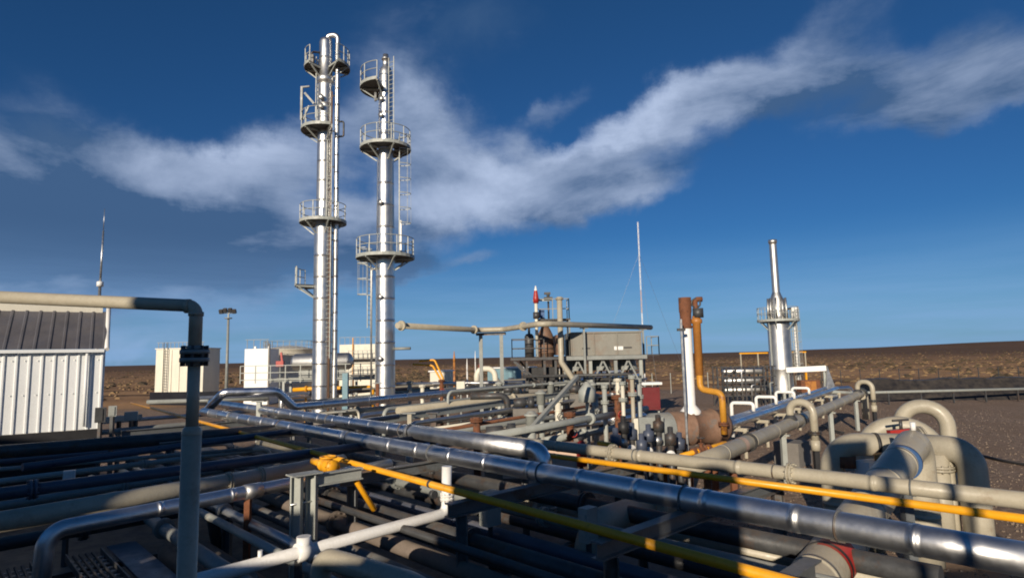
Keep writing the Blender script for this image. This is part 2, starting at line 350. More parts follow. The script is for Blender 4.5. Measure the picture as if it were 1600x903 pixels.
# ------------------------------------------------------------------ ground
def hgt(x, y):
    r = math.hypot(x, y); a = math.atan2(x, y)
    if r < 130: return 0.0
    k = min(1, (r - 130) / 500)
    h = k * (1.6 * math.sin(x * .011 + 1) * math.sin(y * .009) - 1.2)
    q = max(0, min(1, (a - .25) / .6)) ; far = max(0, min(1, (r - 900) / 900)); q = q * q * (3 - 2 * q); far = far * far * (3 - 2 * far)
    return h + far * (2 + 18 * q)
def build_ground():
    rad = [0.0]; r = 3.0
    while r < 9000: rad.append(r); r *= 1.09
    n = 180; vs = [Vector((0, 0, 0))]; fs = []
    for r in rad[1:]:
        for i in range(n):
            a = 2 * math.pi * i / n; x, y = r * math.sin(a), r * math.cos(a); vs.append(Vector((x, y, hgt(x, y))))
    for i in range(n): fs.append((0, 1 + (i + 1) % n, 1 + i))
    for j in range(len(rad) - 2):
        for i in range(n):
            a, b = 1 + j * n + i, 1 + j * n + (i + 1) % n; fs.append((a, b, b + n, a + n))
    m = bpy.data.materials.new('gravel_and_steppe'); m.use_nodes = True; nt = m.node_tree; N = nt.nodes; L = nt.links
    b = N['Principled BSDF']; b.inputs['Roughness'].default_value = .95; b.inputs['Specular IOR Level'].default_value = .15
    geo = N.new('ShaderNodeNewGeometry'); P = geo.outputs['Position']
    def noise(scale, detail=6, rg=.6, st=None, rot=0):
        q = N.new('ShaderNodeTexNoise'); q.inputs['Scale'].default_value = scale; q.inputs['Detail'].default_value = detail; q.inputs['Roughness'].default_value = rg
        mp = N.new('ShaderNodeMapping'); mp.inputs['Scale'].default_value = st or (1, 1, 1); mp.inputs['Rotation'].default_value = (0, 0, rot); L.new(P, mp.inputs[0]); L.new(mp.outputs[0], q.inputs['Vector']); return q.outputs['Fac']
    def ramp(v, a, b2, c=0, d=1):
        q = N.new('ShaderNodeMapRange'); q.interpolation_type = 'SMOOTHSTEP'; L.new(v, q.inputs[0])
        for i, w in enumerate((a, b2, c, d)): q.inputs[i + 1].default_value = w
        return q.outputs[0]
    def mix(f, c1, c2):
        q = N.new('ShaderNodeMix'); q.data_type = 'RGBA'; L.new(f, q.inputs['Factor'])
        for s_, c in ((q.inputs[6], c1), (q.inputs[7], c2)):
            if isinstance(c, tuple): s_.default_value = c + (1,)
            else: L.new(c, s_)
        return q.outputs[2]
    grav = mix(ramp(noise(4.5, 8, .8), .38, .62), (.12, .085, .062), (.46, .33, .24))
    grav = mix(ramp(noise(.35, 5), .35, .7), grav, (.26, .18, .125))
    st = mix(ramp(noise(.02, 7, .65, (.35, 1.6, 1)), .35, .65), (.50, .29, .14), (.27, .15, .075))
    st = mix(ramp(noise(.06, 8, .75, (.3, 1.5, 1), .05), .54, .62), st, (.05, .032, .02))
    st = mix(ramp(noise(.5, 6, .7), .5, .75), st, (.2, .125, .065))
    ln = N.new('ShaderNodeVectorMath'); ln.operation = 'LENGTH'; L.new(P, ln.inputs[0])
    add = N.new('ShaderNodeMath'); add.operation = 'MULTIPLY_ADD'; L.new(noise(.05, 5), add.inputs[0]); add.inputs[1].default_value = 40; L.new(ln.outputs['Value'], add.inputs[2])
    col = mix(ramp(add.outputs[0], 92, 104), grav, st)
    far = ramp(ln.outputs['Value'], 170, 700, 0, .8); col = mix(far, col, (.085, .05, .032))
    L.new(col, b.inputs['Base Color'])
    bp = N.new('ShaderNodeBump'); bp.inputs['Strength'].default_value = .9; bp.inputs['Distance'].default_value = .05; L.new(noise(11, 5, .75), bp.inputs['Height']); L.new(bp.outputs[0], b.inputs['Normal'])
    g = MB().add(vs, fs, True).build('ground', m, loc=(0, 0, 0)); tag(g, kind='structure')
    # low steppe bushes and stones: nobody could count them
    def tufts(count, d0, ratio, a0, a1, hr, wr, seed, lump):
        rnd = random.Random(seed); t = MB()
        for i in range(count):
            D = d0 * (ratio ** rnd.random()); a = rnd.uniform(a0, a1); x, y = D * math.sin(a), D * math.cos(a)
            if lump and math.sin(x * .05 + y * .02) + math.sin(y * .045 - x * .013) < rnd.uniform(-1.6, 1.2): continue
            h = rnd.uniform(*hr); w = rnd.uniform(*wr); z = hgt(x, y); k = 5; o = []
            for j in range(k):
                b_ = 2 * math.pi * j / k + rnd.random(); q = rnd.uniform(.6, 1.1); o.append((x + math.cos(b_) * w * q, y + math.sin(b_) * w * q, z - .03))
            for j in range(k):
                b_ = 2 * math.pi * j / k + rnd.random(); q = rnd.uniform(.3, .8); o.append((x + math.cos(b_) * w * q, y + math.sin(b_) * w * q, z + h * rnd.uniform(.5, 1)))
            o.append((x, y, z + h))
            t.add(o, [(j, (j + 1) % k, k + (j + 1) % k, k + j) for j in range(k)] + [(k + j, k + (j + 1) % k, 2 * k) for j in range(k)])
        return t
    tag(tufts(5200, 95, 14, -.72, .76, (.2, .6), (.4, 1.4), 3, True).build('scrub', 'scrub', loc=(0, 0, 0)), 'low dark steppe scrub scattered over the brown plain', 'scrub', kind='stuff')
    tag(tufts(2600, 92, 9, -.72, .76, (.15, .35), (.25, .7), 4, False).build('dry_grass', 'dry_grass', loc=(0, 0, 0)), 'straw coloured dry grass tufts between the dark scrub', 'grass', kind='stuff')
    tag(tufts(5000, 11, 5, .28, .74, (.012, .045), (.015, .055), 5, False).build('loose_stones', 'stone', loc=(0, 0, 0)), 'loose small stones scattered on the brown gravel at right', 'stones', kind='stuff')
build_ground()
mat('shade_dark_ground', (.075, .07, .066), .8, 0, .35, 1.1, .3, 15)  # near-black tone deepens the shade under the rack
tag(MB().box(un(12, 6.5, .02), (34, 15, .06), math.atan2(U.y, U.x)).build('concrete_apron', 'shade_dark_ground'), kind='structure')
# ------------------------------------------------------------------ buildings
def corrugated(mb, p0, p1, z0, z1, pitch=.31, rib=.045, depth=.04, top_off=None):
    """ribbed sheet from p0 to p1 (base line), thickness as a closed strip; top_off leans the sheet back"""
    p0 = Vector(p0); p1 = Vector(p1); L = (p1 - p0).length; d = (p1 - p0).normalized(); nrm = d.cross(UPZ).normalized(); off = Vector(top_off) if top_off is not None else Vector((0, 0, 0))
    prof = []; k = max(1, int(L / pitch))
    for i in range(k):
        a = L * i / k
        prof += [(a, 0), (a + L / k - rib * 2, 0), (a + L / k - rib * 1.5, depth), (a + L / k - rib * .5, depth)]
    prof.append((L, 0)); vs = []
    for a, o in prof:
        b = p0 + d * a
        vs += [b + nrm * o + UPZ * z0, b + nrm * o + off + UPZ * z1, b - nrm * .05 + UPZ * z0, b - nrm * .05 + off + UPZ * z1]
    n = len(prof); fs = []
    for i in range(n - 1):
        a, b = i * 4, i * 4 + 4; fs += [(a, b, b + 1, a + 1), (a + 2, a + 3, b + 3, b + 2), (a, a + 2, b + 2, b), (a + 1, b + 1, b + 3, a + 3)]
    fs += [(0, 1, 3, 2), ((n - 1) * 4, (n - 1) * 4 + 2, (n - 1) * 4 + 3, (n - 1) * 4 + 1)]
    return mb.add(vs, fs)
def metal_shed():
    c = at(163, 545, 20); ez = c.z; C0 = Vector((c.x, c.y, 0)); d = Vector((-.83, -.558, 0)).normalized(); back = Vector((-.558, .83, 0))
    L = 9.0; E = C0 + d * L
    t = thing('metal_shed', C0 + d * L / 2, 'white ribbed metal building with dark sloping roof behind the gooseneck pipe', 'building')
    corrugated(MB(), E, C0, 2.5, ez - .03).build('wall', 'wall_panel', t); MB().bar(E - back * .03 + UPZ * 1.25, C0 - back * .03 + UPZ * 1.25, .3, 2.5, UPZ).build('base_block', 'black_rubber', t)  # black base put in for the shade under the wall
    corrugated(MB(), C0 + back * .01, C0 + back * 6, 0, ez - .05).build('wall', 'wall_panel', t)
    rise = at(147, 489, 21.6).z - ez
    run = back * 1.6
    roof = MB(); corrugated(roof, E - back * .12 - d * .0, C0 - back * .12 - d * .05, ez, ez + rise, .36, .05, .045, run); r = roof.build('roof', 'roof_panel', t)
    r2 = MB(); g = C0 - back * .12 + run + UPZ * (ez + rise)
    f0 = E - back * .12 + run + UPZ * (ez + rise + .19); r2.bar(f0, g + UPZ * .19 + d * .1, .08, .5); r2.build('ridge_fascia', 'cream_paint', t)
    tr = MB(); a = C0 - back * .2 - d * .07 + UPZ * (ez - .02); tr.tube([a, a + run * .55 + UPZ * rise * .45, a + run * 1.0 + UPZ * (rise + .4)], .07, .9, 10); tr.build('gable_trim', 'white_paint', t)
    e = MB(); e.bar(E - back * .16 + UPZ * (ez - .06), C0 - back * .16 + UPZ * (ez - .06), .1, .1); e.build('gutter', 'wall_panel', t)
    q = C0 + d * 3.0 - back * .16 + run + UPZ * (ez + rise + .2); MB().bar(q - UPZ * .25, q + UPZ * .25, .16, .03).build('bracket', 'orange_paint', t)
    m = MB()
    for k in range(26):
        for h in (.35, 1.4): m.box(C0 + d * (.16 + k * .31) - back * .015 + UPZ * (ez - h), (.03, .03, .03))
    m.build('fixings', 'galvanized', t)
    q = C0 + d * .45 - back * .1; MB().tube([q + UPZ * (ez - .1), q + UPZ * 2.6], .045, n=10).build('downpipe', 'wall_panel', t)
    # mast just behind the shed
    b = at(155, 470, 26); b.z = 0; m = MB(); top = at(160, 326, 26)
    m.cyl(b, (b.x, b.y, 8.0), .075, .06, 12); m.cyl((b.x, b.y, 8.0), (b.x + .02, b.y, top.z - 1.0), .045, .035, 10); m.cyl((b.x + .02, b.y, top.z - 1.0), (b.x + .02, b.y, top.z), .016, .01, 8)
    o = m.build('lightning_mast', 'galvanized', loc=b); tag(o, 'slender grey lightning mast rising behind the white ribbed shed', 'mast')
    MB().lathe((b.x, b.y, 7.9), [(0, 0), (.13, 0), (.13, .2), (0, .24)], 12).build('clamp', 'white_paint', o)
metal_shed()
def storage_tank(cx, D, r, base_z, ytop, label, ladder_a, rail=True):
    c = at(cx, 560, D); c.z = 0; h = at(cx, ytop, D).z
    t = thing('storage_tank', c, label, 'tank', 'cream storage tanks beyond the plant')
    MB().lathe(c, [(r + .15, 0), (r + .15, .25), (r, .26), (r, h * .33), (r + .02, h * .333), (r, h * .337), (r, h * .66), (r + .02, h * .663), (r, h * .667), (r, h - .08), (r + .07, h - .07), (r + .07, h)], 56).build('shell', 'cream_paint', t)
    MB().lathe(c, [(r + .02, h + .001), (r * .6, h + .3), (0, h + .5)], 40).build('roof', 'cream_paint', t)
    b = MB(); d = Vector((math.cos(ladder_a), math.sin(ladder_a), 0)); s = d.cross(UPZ); p = c + d * (r + .2)
    for k in (-1, 1): b.bar(p + s * .22 * k, p + s * .22 * k + UPZ * (h + 1), .05)
    for k in range(int(h / .32)): b.bar(p - s * .22 + UPZ * (.3 + k * .32), p + s * .22 + UPZ * (.3 + k * .32), .03)
    b.build('ladder', 'dark_steel', t)
    if rail:
        b = MB(); n = 26
        for i in range(n): a = 2 * math.pi * i / n; q = c + Vector((math.cos(a), math.sin(a), 0)) * (r - .05); b.bar(q + UPZ * h, q + UPZ * (h + 1), .04)
        b.hoop(c + UPZ * (h + 1), r - .05, .025, n=40); b.hoop(c + UPZ * (h + .5), r - .05, .02, n=40); b.build('railing', 'grey_paint', t)
    b = MB(); d = Vector((math.cos(ladder_a - .5), math.sin(ladder_a - .5), 0)); b.cyl(c + d * (r - .1) + UPZ * .9, c + d * (r + .12) + UPZ * .9, .38, n=20); b.build('manhole', 'cream_paint', t)
    return t
storage_tank(452, 74, 3.0, 0, 546, 'cream storage tank behind the silver horizontal vessel and red lever', R(-120))
a = at(381, 606, 66); b = at(418, 606, 66); zt = at(400, 545, 66).z; t = thing('site_container', Vector(((a.x + b.x) / 2, 67.5, 0)), 'plain white upright container block left of the cream tank with red lever', 'container')
MB().box(((a.x + b.x) / 2, 67.5, zt / 2), (b.x - a.x, 3, zt)).build('body', 'white_paint', t); m = MB()
for k in range(4): m.bar((a.x + .2 + k * (b.x - a.x - .4) / 3, 66.1, zt), (a.x + .2 + k * (b.x - a.x - .4) / 3, 66.1, zt + 1), .05)
m.bar((a.x, 66.1, zt + 1), (b.x, 66.1, zt + 1), .05); m.build('railing', 'grey_paint', t); MB().bar((b.x + .12, 66.0, 0), (b.x + .12, 66.0, zt + .6), .14).build('corner_post', 'dark_steel', t)
for q in (a.x + .5, b.x - .5): MB().bar((q, 67.5, zt - .02), (q, 67.5, zt + .3), .2).build('lug', 'white_paint', t)
def platform_block():
    a = at(530, 600, 76); b = at(586, 600, 76); a.z = b.z = 0; zt = at(556, 538, 76).z; w = b.x - a.x; cx = (a.x + b.x) / 2
    t = thing('site_container', Vector((cx, 78, 0)), 'cream block with walkway levels standing between the two tall silver towers', 'container')
    MB().box((cx, 78, zt / 2), (w, 4, zt)).build('body', 'cream_paint', t)
    for k, z in enumerate((zt * .42, zt * .72)):
        MB().box((cx + w * .15, 75.4, z), (w * .7, 1.1, .12)).build('walkway', 'dark_steel', t); m = MB()
        for q in range(6): m.bar((cx - w * .18 + q * w * .13, 74.9, z), (cx - w * .18 + q * w * .13, 74.9, z + 1), .06)
        for h in (.5, 1.0): m.bar((cx - w * .2, 74.9, z + h), (cx + w * .5, 74.9, z + h), .05)
        m.build('railing', 'grey_paint', t)
    MB().bar((cx - w * .12, 75.9, 0), (cx - w * .12, 75.9, zt + .8), .16).build('corner_post', 'amber_paint', t)
    m = MB(); m.bar((a.x, 76.1, zt + .9), (b.x, 76.1, zt + .9), .05)
    for q in range(8): m.bar((a.x + q * w / 7, 76.1, zt), (a.x + q * w / 7, 76.1, zt + .9), .05)
    m.build('roof_railing', 'grey_paint', t)
platform_block()
def box_tank():
    a = at(241, 622, 72); b = at(316, 622, 72); a.z = b.z = 0; zt = at(286, 545, 72).z; w = b.x - a.x; c = Vector(((a.x + b.x) / 2, 74, 0))
    t = thing('site_container', c, 'plain cream block-shaped unit standing by itself right of the ribbed shed', 'container')
    MB().box((c.x, 74, zt / 2), (w, 4, zt)).build('body', 'cream_paint', t); MB().box((c.x, 74, zt + .06), (w + .2, 4.2, .12)).build('roof', 'cream_paint', t)
    m = MB()
    for k in range(1, 6): m.bar((a.x + w * k / 6, 71.97, .1), (a.x + w * k / 6, 71.97, zt - .1), .08, .06)
    m.build('panel_joint', 'cream_paint', t); m = MB()
    for k in range(12): m.bar((a.x + .2 + k * (w - .4) / 11, 72.1, zt + .12), (a.x + .2 + k * (w - .4) / 11, 72.1, zt + .75), .05)
    m.bar((a.x, 72.1, zt + .78), (b.x, 72.1, zt + .78), .05); m.build('railing', 'grey_paint', t)
    m = MB(); q = a.x + w * .22
    for k in (-.22, .22): m.bar((q + k, 71.8, .2), (q + k, 71.8, zt + .8), .06)
    for k in range(int(zt / .32)): m.bar((q - .22, 71.8, .3 + k * .32), (q + .22, 71.8, .3 + k * .32), .035)
    m.build('ladder', 'dark_steel', t); MB().box((a.x + w * .78, 71.93, 2.9), (1.0, .1, 1.5)).build('hatch', 'pale_steel', t)
box_tank()
# low black strip put in for the shade at the lone block's foot
a = at(236, 612, 70); b = at(340, 612, 66); a.z = b.z = 0
tag(MB().bar(a + UPZ * .65, b + UPZ * .75, .3, 1.5).build('shade_strip', 'near_black'), 'low black strip for the shade in front of the lone cream block', 'wall')

# light pole with four floodlights
def floodlight_pole():
    b = at(355, 560, 60); b.z = 0; z = at(355, 498, 60).z
    t = thing('floodlight_pole', b, 'tall grey pole with a cluster of floodlights on top beside the tanks', 'light pole')
    MB().cyl(b, b + UPZ * z, .17, .11, 14).build('pole', 'grey_paint', t)
    m = MB(); m.cyl(b + UPZ * z, b + UPZ * (z + .1), .35, n=16); m.bar(b + UPZ * (z + .55) + Vector((-.75, 0, 0)), b + UPZ * (z + .55) + Vector((.75, 0, 0)), .08); m.bar(b + UPZ * z, b + UPZ * (z + .9), .12); m.build('head_frame', 'grey_paint', t)
    for x in (-.65, -.25, .25, .65):
        MB().box(b + Vector((x, -.2, z + .7 + (.12 if abs(x) < .4 else 0))), (.34, .26, .4), 0, .5).build('floodlight', 'dark_steel', t)
floodlight_pole()

# ------------------------------------------------------------------ towers
def ring_platform(t, c, z, ri, ro, a0=0, a1=2 * math.pi, off=(0, 0), rail=1.15, brackets=True):
    q = Vector((c.x + off[0], c.y + off[1], z)); n = max(8, int(30 * (a1 - a0) / 6.283))
    d = MB(); d.sector(q, ri, ro, .07, a0, a1, n); d.build('deck', 'dark_steel', t)
    e = MB(); e.sector(q + UPZ * -.04, ro + .003, ro + .03, .2, a0, a1, n); e.build('toe_board', 'pale_steel', t)
    r = MB(); full = abs(a1 - a0 - 2 * math.pi) < 1e-3; k = max(4, int((a1 - a0) * ro / .85))
    for h in (rail, rail * .55): r.hoop(q + UPZ * (h + .07), ro - .03, .026, None, a0, a1, n, 6)
    ro_ = r.build('railing', 'pale_steel', t)
    for i in range(k if full else k + 1):
        a = a0 + (a1 - a0) * i / k; p = q + Vector((math.cos(a), math.sin(a), 0)) * (ro - .03); MB().bar(p + UPZ * .07, p + UPZ * (rail + .07), .05).build('post', 'pale_steel', ro_)
    if brackets:
        k = max(2, int((a1 - a0) / .9))
        for i in range(k + (0 if full else 1)):
            a = a0 + (a1 - a0) * i / k; dd = Vector((math.cos(a), math.sin(a), 0)); b = MB()
            b.bar(q + dd * ri * 1.0 - UPZ * .06, q + dd * (ro - .02) - UPZ * .06, .08, .1); b.bar(q + dd * ri - UPZ * .75, q + dd * (ro - .15) - UPZ * .12, .07)
            b.build('bracket', 'pale_steel', t)
def ladder(t, p, side, z0, z1, cage=None, w=.42, m='pale_steel'):
    p = Vector((p.x, p.y, 0)); s = Vector(side).normalized(); b = MB()
    for k in (-1, 1): b.bar(p + s * w / 2 * k + UPZ * z0, p + s * w / 2 * k + UPZ * z1, .05)
    for k in range(int((z1 - z0) / .3)): b.bar(p - s * w / 2 + UPZ * (z0 + .2 + k * .3), p + s * w / 2 + UPZ * (z0 + .2 + k * .3), .028)
    l = b.build('ladder', m, t)
    if cage is not None:
        g = Vector(cage).normalized(); c = MB(); k = int((z1 - z0 - 2) / .9); st = [[] for _ in range(5)]
        for i in range(k + 1):
            z = z0 + 2.1 + (z1 - z0 - 2.1) * i / max(1, k); pts = []
            for j in range(9):
                a = math.pi * j / 8; pts.append(p + UPZ * z + s * math.cos(a) * .36 + g * math.sin(a) * .72)
            for j in range(8): c.bar(pts[j], pts[j + 1], .012, .05)
            for q, j in enumerate((0, 2, 4, 6, 8)): st[q].append(pts[j])
        for q in st: c.bar(q[0], q[-1], .03, .012)
        c.build('cage', m, l)
    return l
def tower_one():
    D = 40.0; c = at(503, 575, D); c.z = 0; z = lambda y, x=508: at(x, y, D).z
    t = thing('process_tower', c, 'taller silver tower with a slim bypass pipe clipped along its right side', 'tower')
    zb, zt = z(126), z(60); zm = z(345)
    prof = [(.75, 0), (.75, .08), (.62, .1), (.6, zm - 1.0), (.6, zm - .6), (.5, zm), (.48, zb - .45), (.47, zb - .3), (.6, zb - .2), (.62, zb), (.6, zb + .16), (.46, zb + .3), (.45, zt - .35), (.38, zt - .12), (.2, zt - .01), (0, zt)]
    full = []
    for (r0, a), (r1, b) in zip(prof, prof[1:]):
        full.append((r0, a)); k = int((b - a) / 1.45)
        for i in range(1, k + 1):
            q = a + (b - a) * i / (k + 1); rr = r0 + (r1 - r0) * i / (k + 1); full += [(rr, q - .09), (rr, q - .03), (rr + .007, q - .027, random.random()), (rr + .007, q + .027), (rr, q + .03), (rr, q + .09)]
    full.append(prof[-1]); MB().lathe(c, full, 40).build('column', 'tower_cladding', t)
    px_ = c.x + .86; py = c.y - .12
    MB().tube([(px_, py, .6), (px_, py, zt + .15), (c.x + .1, c.y, zt + .15), (c.x + .1, c.y, zt - .3)], .17, .35, 18, seam=1.2).build('bypass_pipe', 'tower_cladding', t)
    MB().tube([(px_ - .3, py - .25, .6), (px_ - .3, py - .25, zb - 1)], .06, n=10).build('drain_pipe', 'rusty_shell', t)
    for k in range(9):
        q = 2.5 + k * 2.5; MB().bar((c.x + .4, py, q), (px_ - .1, py, q), .07).build('pipe_clip', 'grey_paint', t)
    ladder(t, Vector((c.x + .5, c.y - .55, 0)), (.8, -.5, 0), z(560), z(200))
    ladder(t, Vector((c.x - .62, c.y + .1, 0)), (0, 1, 0), z(185), z(90))
    ring_platform(t, c, z(349), .6, 1.5, off=(-.05, 0))
    ring_platform(t, c, z(206), .5, 1.55, R(95), R(300))
    ring_platform(t, c, z(109), .48, 1.4, R(120), R(238)); ring_platform(t, c, z(107), .48, 1.6, R(-45), R(35))
    ring_platform(t, c, z(447), .62, 1.75, R(150), R(215))
    b = MB(); q = c + Vector((-1.52, -.3, 0)); b.bar(q + UPZ * z(190), q + UPZ * z(138), .14); b.bar(q + UPZ * z(139), q + UPZ * z(139) + Vector((.55, -.1, 0)), .1)
    b.bar(q + UPZ * (z(148)) + Vector((.2, 0, 0)), q + UPZ * z(165) + Vector((.85, 0, 0)), .14); b.bar(q + UPZ * z(190) + Vector((.1, 0, 0)), q + UPZ * z(168) + Vector((.5, 0, 0)), .09); b.build('davit', 'grey_paint', t)
    b = MB(); b.tube([(px_ + .1, py, z(192)), (px_ + .45, py, z(192)), (px_ + .45, py, z(215)), (px_ + .15, py, z(215))], .06, .12, 10); b.build('level_gauge', 'dark_steel', t)
    for y_ in (158, 172): MB().lathe((c.x - .1, c.y - .48, z(y_)), [(0, 0), (.14, 0), (.14, .2), (.2, .2), (.2, .26), (0, .26)], 14, (0.1, -1, 0)).build('nozzle', 'tower_cladding', t)
    b = MB(); b.box((c.x - .85, c.y - .45, z(98)), (.35, .3, .6)); b.tube([(c.x - .85, c.y - .45, z(98) + .2), (c.x - .85, c.y - .45, z(86)), (c.x - .3, c.y - .3, z(86))], .07, .2, 10); b.build('relief_valve', 'dark_steel', t)
    MB().cyl(c, c + UPZ * 1.0, .78, .7, 28).build('skirt', 'concrete', t)
tower_one()
def tower_two():
    D = 38.0; c = at(602, 580, D); c.z = 0; z = lambda y, x=605: at(x, y, D).z
    t = thing('process_tower', c, 'shorter silver tower with two full round platforms and caged ladders', 'tower')
    zt = z(104); za = z(255); zb = z(390)
    prof = [(.72, 0), (.72, .08), (.6, .1), (.59, zb - .4), (.56, zb), (.53, za), (.47, za + .5), (.43, zt - .5), (.36, zt - .2), (.2, zt), (.2, zt + .45), (.27, zt + .45), (.27, zt + .53), (.2, zt + .54), (.17, zt + .8), (0, zt + .82)]
    full = []
    for (r0, a), (r1, b) in zip(prof, prof[1:]):
        full.append((r0, a)); k = int((b - a) / 1.5)
        for i in range(1, k + 1):
            q = a + (b - a) * i / (k + 1); rr = r0 + (r1 - r0) * i / (k + 1); full += [(rr, q - .09), (rr, q - .03), (rr + .007, q - .027, random.random()), (rr + .007, q + .027), (rr, q + .03), (rr, q + .09)]
    full.append(prof[-1]); MB().lathe(c, full, 40).build('column', 'tower_cladding', t)
    ring_platform(t, c, z(404), .6, 1.8); ring_platform(t, c, z(234), .56, 1.6); ring_platform(t, c, z(140), .48, 1.62, R(118), R(262))
    ladder(t, Vector((c.x + .95, c.y - .35, 0)), (.25, -1, 0), z(402), z(215), (1, .2, 0))
    ladder(t, Vector((c.x + .45, c.y - .45, 0)), (.8, -.45, 0), z(232), z(95))
    ladder(t, Vector((c.x - .98, c.y - .2, 0)), (.25, 1, 0), z(512), z(388), (-1, 0, 0))
    MB().bar((c.x + 1.05, c.y - .5, z(395)), (c.x + 1.05, c.y - .5, z(348)), .14).build('davit', 'white_paint', t)
    MB().cyl((c.x + .4, c.y, z(545)), (c.x + 1.6, c.y - .2, z(545)), .09, n=12).build('side_nozzle', 'grey_paint', t)
    MB().tube([(c.x - .82, c.y - .25, 1), (c.x - .82, c.y - .25, z(420)), (c.x - .5, c.y, z(420))], .055, .2, 10).build('drain_pipe', 'tower_cladding', t)
    for y_ in (160, 185, 320, 465, 560): MB().lathe((c.x - .12, c.y - .42 - (.1 if y_ > 300 else 0), z(y_)), [(0, 0), (.1, 0), (.1, .2), (.17, .2), (.17, .26), (0, .26)], 14, (-.3, -1, 0)).build('nozzle', 'tower_cladding', t)
    MB().bar((c.x - .55, c.y - .5, z(150)), (c.x - .55, c.y - .5, z(163)), .13).build('junction_box', 'dark_steel', t)
    MB().cyl(c, c + UPZ * 1.0, .76, .68, 28).build('skirt', 'concrete', t)
tower_two()

# horizontal vessel on a steel skid beside the taller tower
def drum_skid():
    D = 45.0; p0 = at(462, 566, D); p1 = at(545, 564, D); r = .62; d = (p1 - p0).normalized(); ax = p0.copy(); ax.z = p1.z = p0.z
    t = thing('horizontal_drum', Vector((p0.x, p0.y, 0)), 'silver horizontal drum with domed ends on a grey steel skid', 'vessel')
    L = (p1 - p0).length
    MB().lathe(p0, [(0, -.3), (r * .5, -.26), (r * .85, -.14), (r, 0), (r, L * .33), (r + .01, L * .335), (r, L * .34), (r, L * .66), (r + .01, L * .665), (r, L * .67), (r, L), (r * .85, L + .14), (r * .5, L + .26), (0, L + .3)], 30, d).build('shell', 'tower_cladding', t)
    for k in (.2, .8):
        q = p0 + d * L * k; MB().bar(Vector((q.x, q.y, q.z - r * .75)), Vector((q.x, q.y, q.z - r - .5)), .25, 1.0).build('saddle', 'grey_paint', t)
    zf = p0.z - r - .62; b = MB()
    for k in (-.15, .4, 1.1):
        for s_ in (-.7, .7):
            q = p0 + d * L * k + Vector((0, s_, 0)); b = MB().bar((q.x, q.y, 0), (q.x, q.y, zf - .12), .16); b.build('leg', 'pale_steel', t)
    b = MB()
    for s_ in (-.7, .7):
        a = p0 + d * -1.6 + Vector((0, s_, 0)); e = p0 + d * (L + 2.2) + Vector((0, s_, 0)); b.ibeam((a.x, a.y, zf), (e.x, e.y, zf), .14, .22)
    b.build('skid_beam', 'pale_steel', t)
    b = MB(); a = p0 + d * -3.6 + Vector((0, -1.0, 0)); e = p0 + d * (L + 2.2) + Vector((0, -1.0, 0))
    for h in (.25, .75, 1.25): b.bar((a.x, a.y, zf + h - .2), (e.x, e.y, zf + h - .2), .05)
    r_ = b.build('railing', 'pale_steel', t)
    for k in range(10):
        q = a.lerp(e, k / 9); MB().bar((q.x, q.y, zf - .2), (q.x, q.y, zf + 1.05), .06).build('post', 'pale_steel', r_)
    for k in (.35, .6): q = p0 + d * L * k; MB().cyl((q.x, q.y, q.z + r - .02), (q.x, q.y, q.z + r + .35), .1, n=12).build('nozzle', 'tower_cladding', t)
    # yellow header under the skid
    a = at(458, 611, 43); e = at(545, 601, 43); e.z = a.z = 2.6
    o = pipe('gas_header', 'fat yellow pipe low under the skid of the horizontal drum', 'pipe', [a + Vector((0, 0, -.05)), a.lerp(e, .3), e, e + Vector((1.6, .3, 0)), e + Vector((1.6, .3, -1.8))], .14, 'yellow_paint', .3, None, [(0, .8)])
    MB().bar((a.x + .9, a.y, 0), (a.x + .9, a.y, a.z - .13), .12).build('support', 'yellow_paint', o)
    q = at(438, 566, 46); o = thing('lever_valve', Vector((q.x, q.y, 0)), 'red lever valve on a thin stem in front of the cream tank', 'valve')
    MB().cyl((q.x, q.y, 0), (q.x, q.y, q.z - .2), .06, n=10).build('stem', 'grey_paint', o); b = MB(); b.box((q.x, q.y, q.z - .1), (.55, .3, .4)); b.bar((q.x + .15, q.y, q.z), (q.x + .05, q.y, q.z + .75), .14); b.build('lever', 'red_paint', o)
drum_skid()
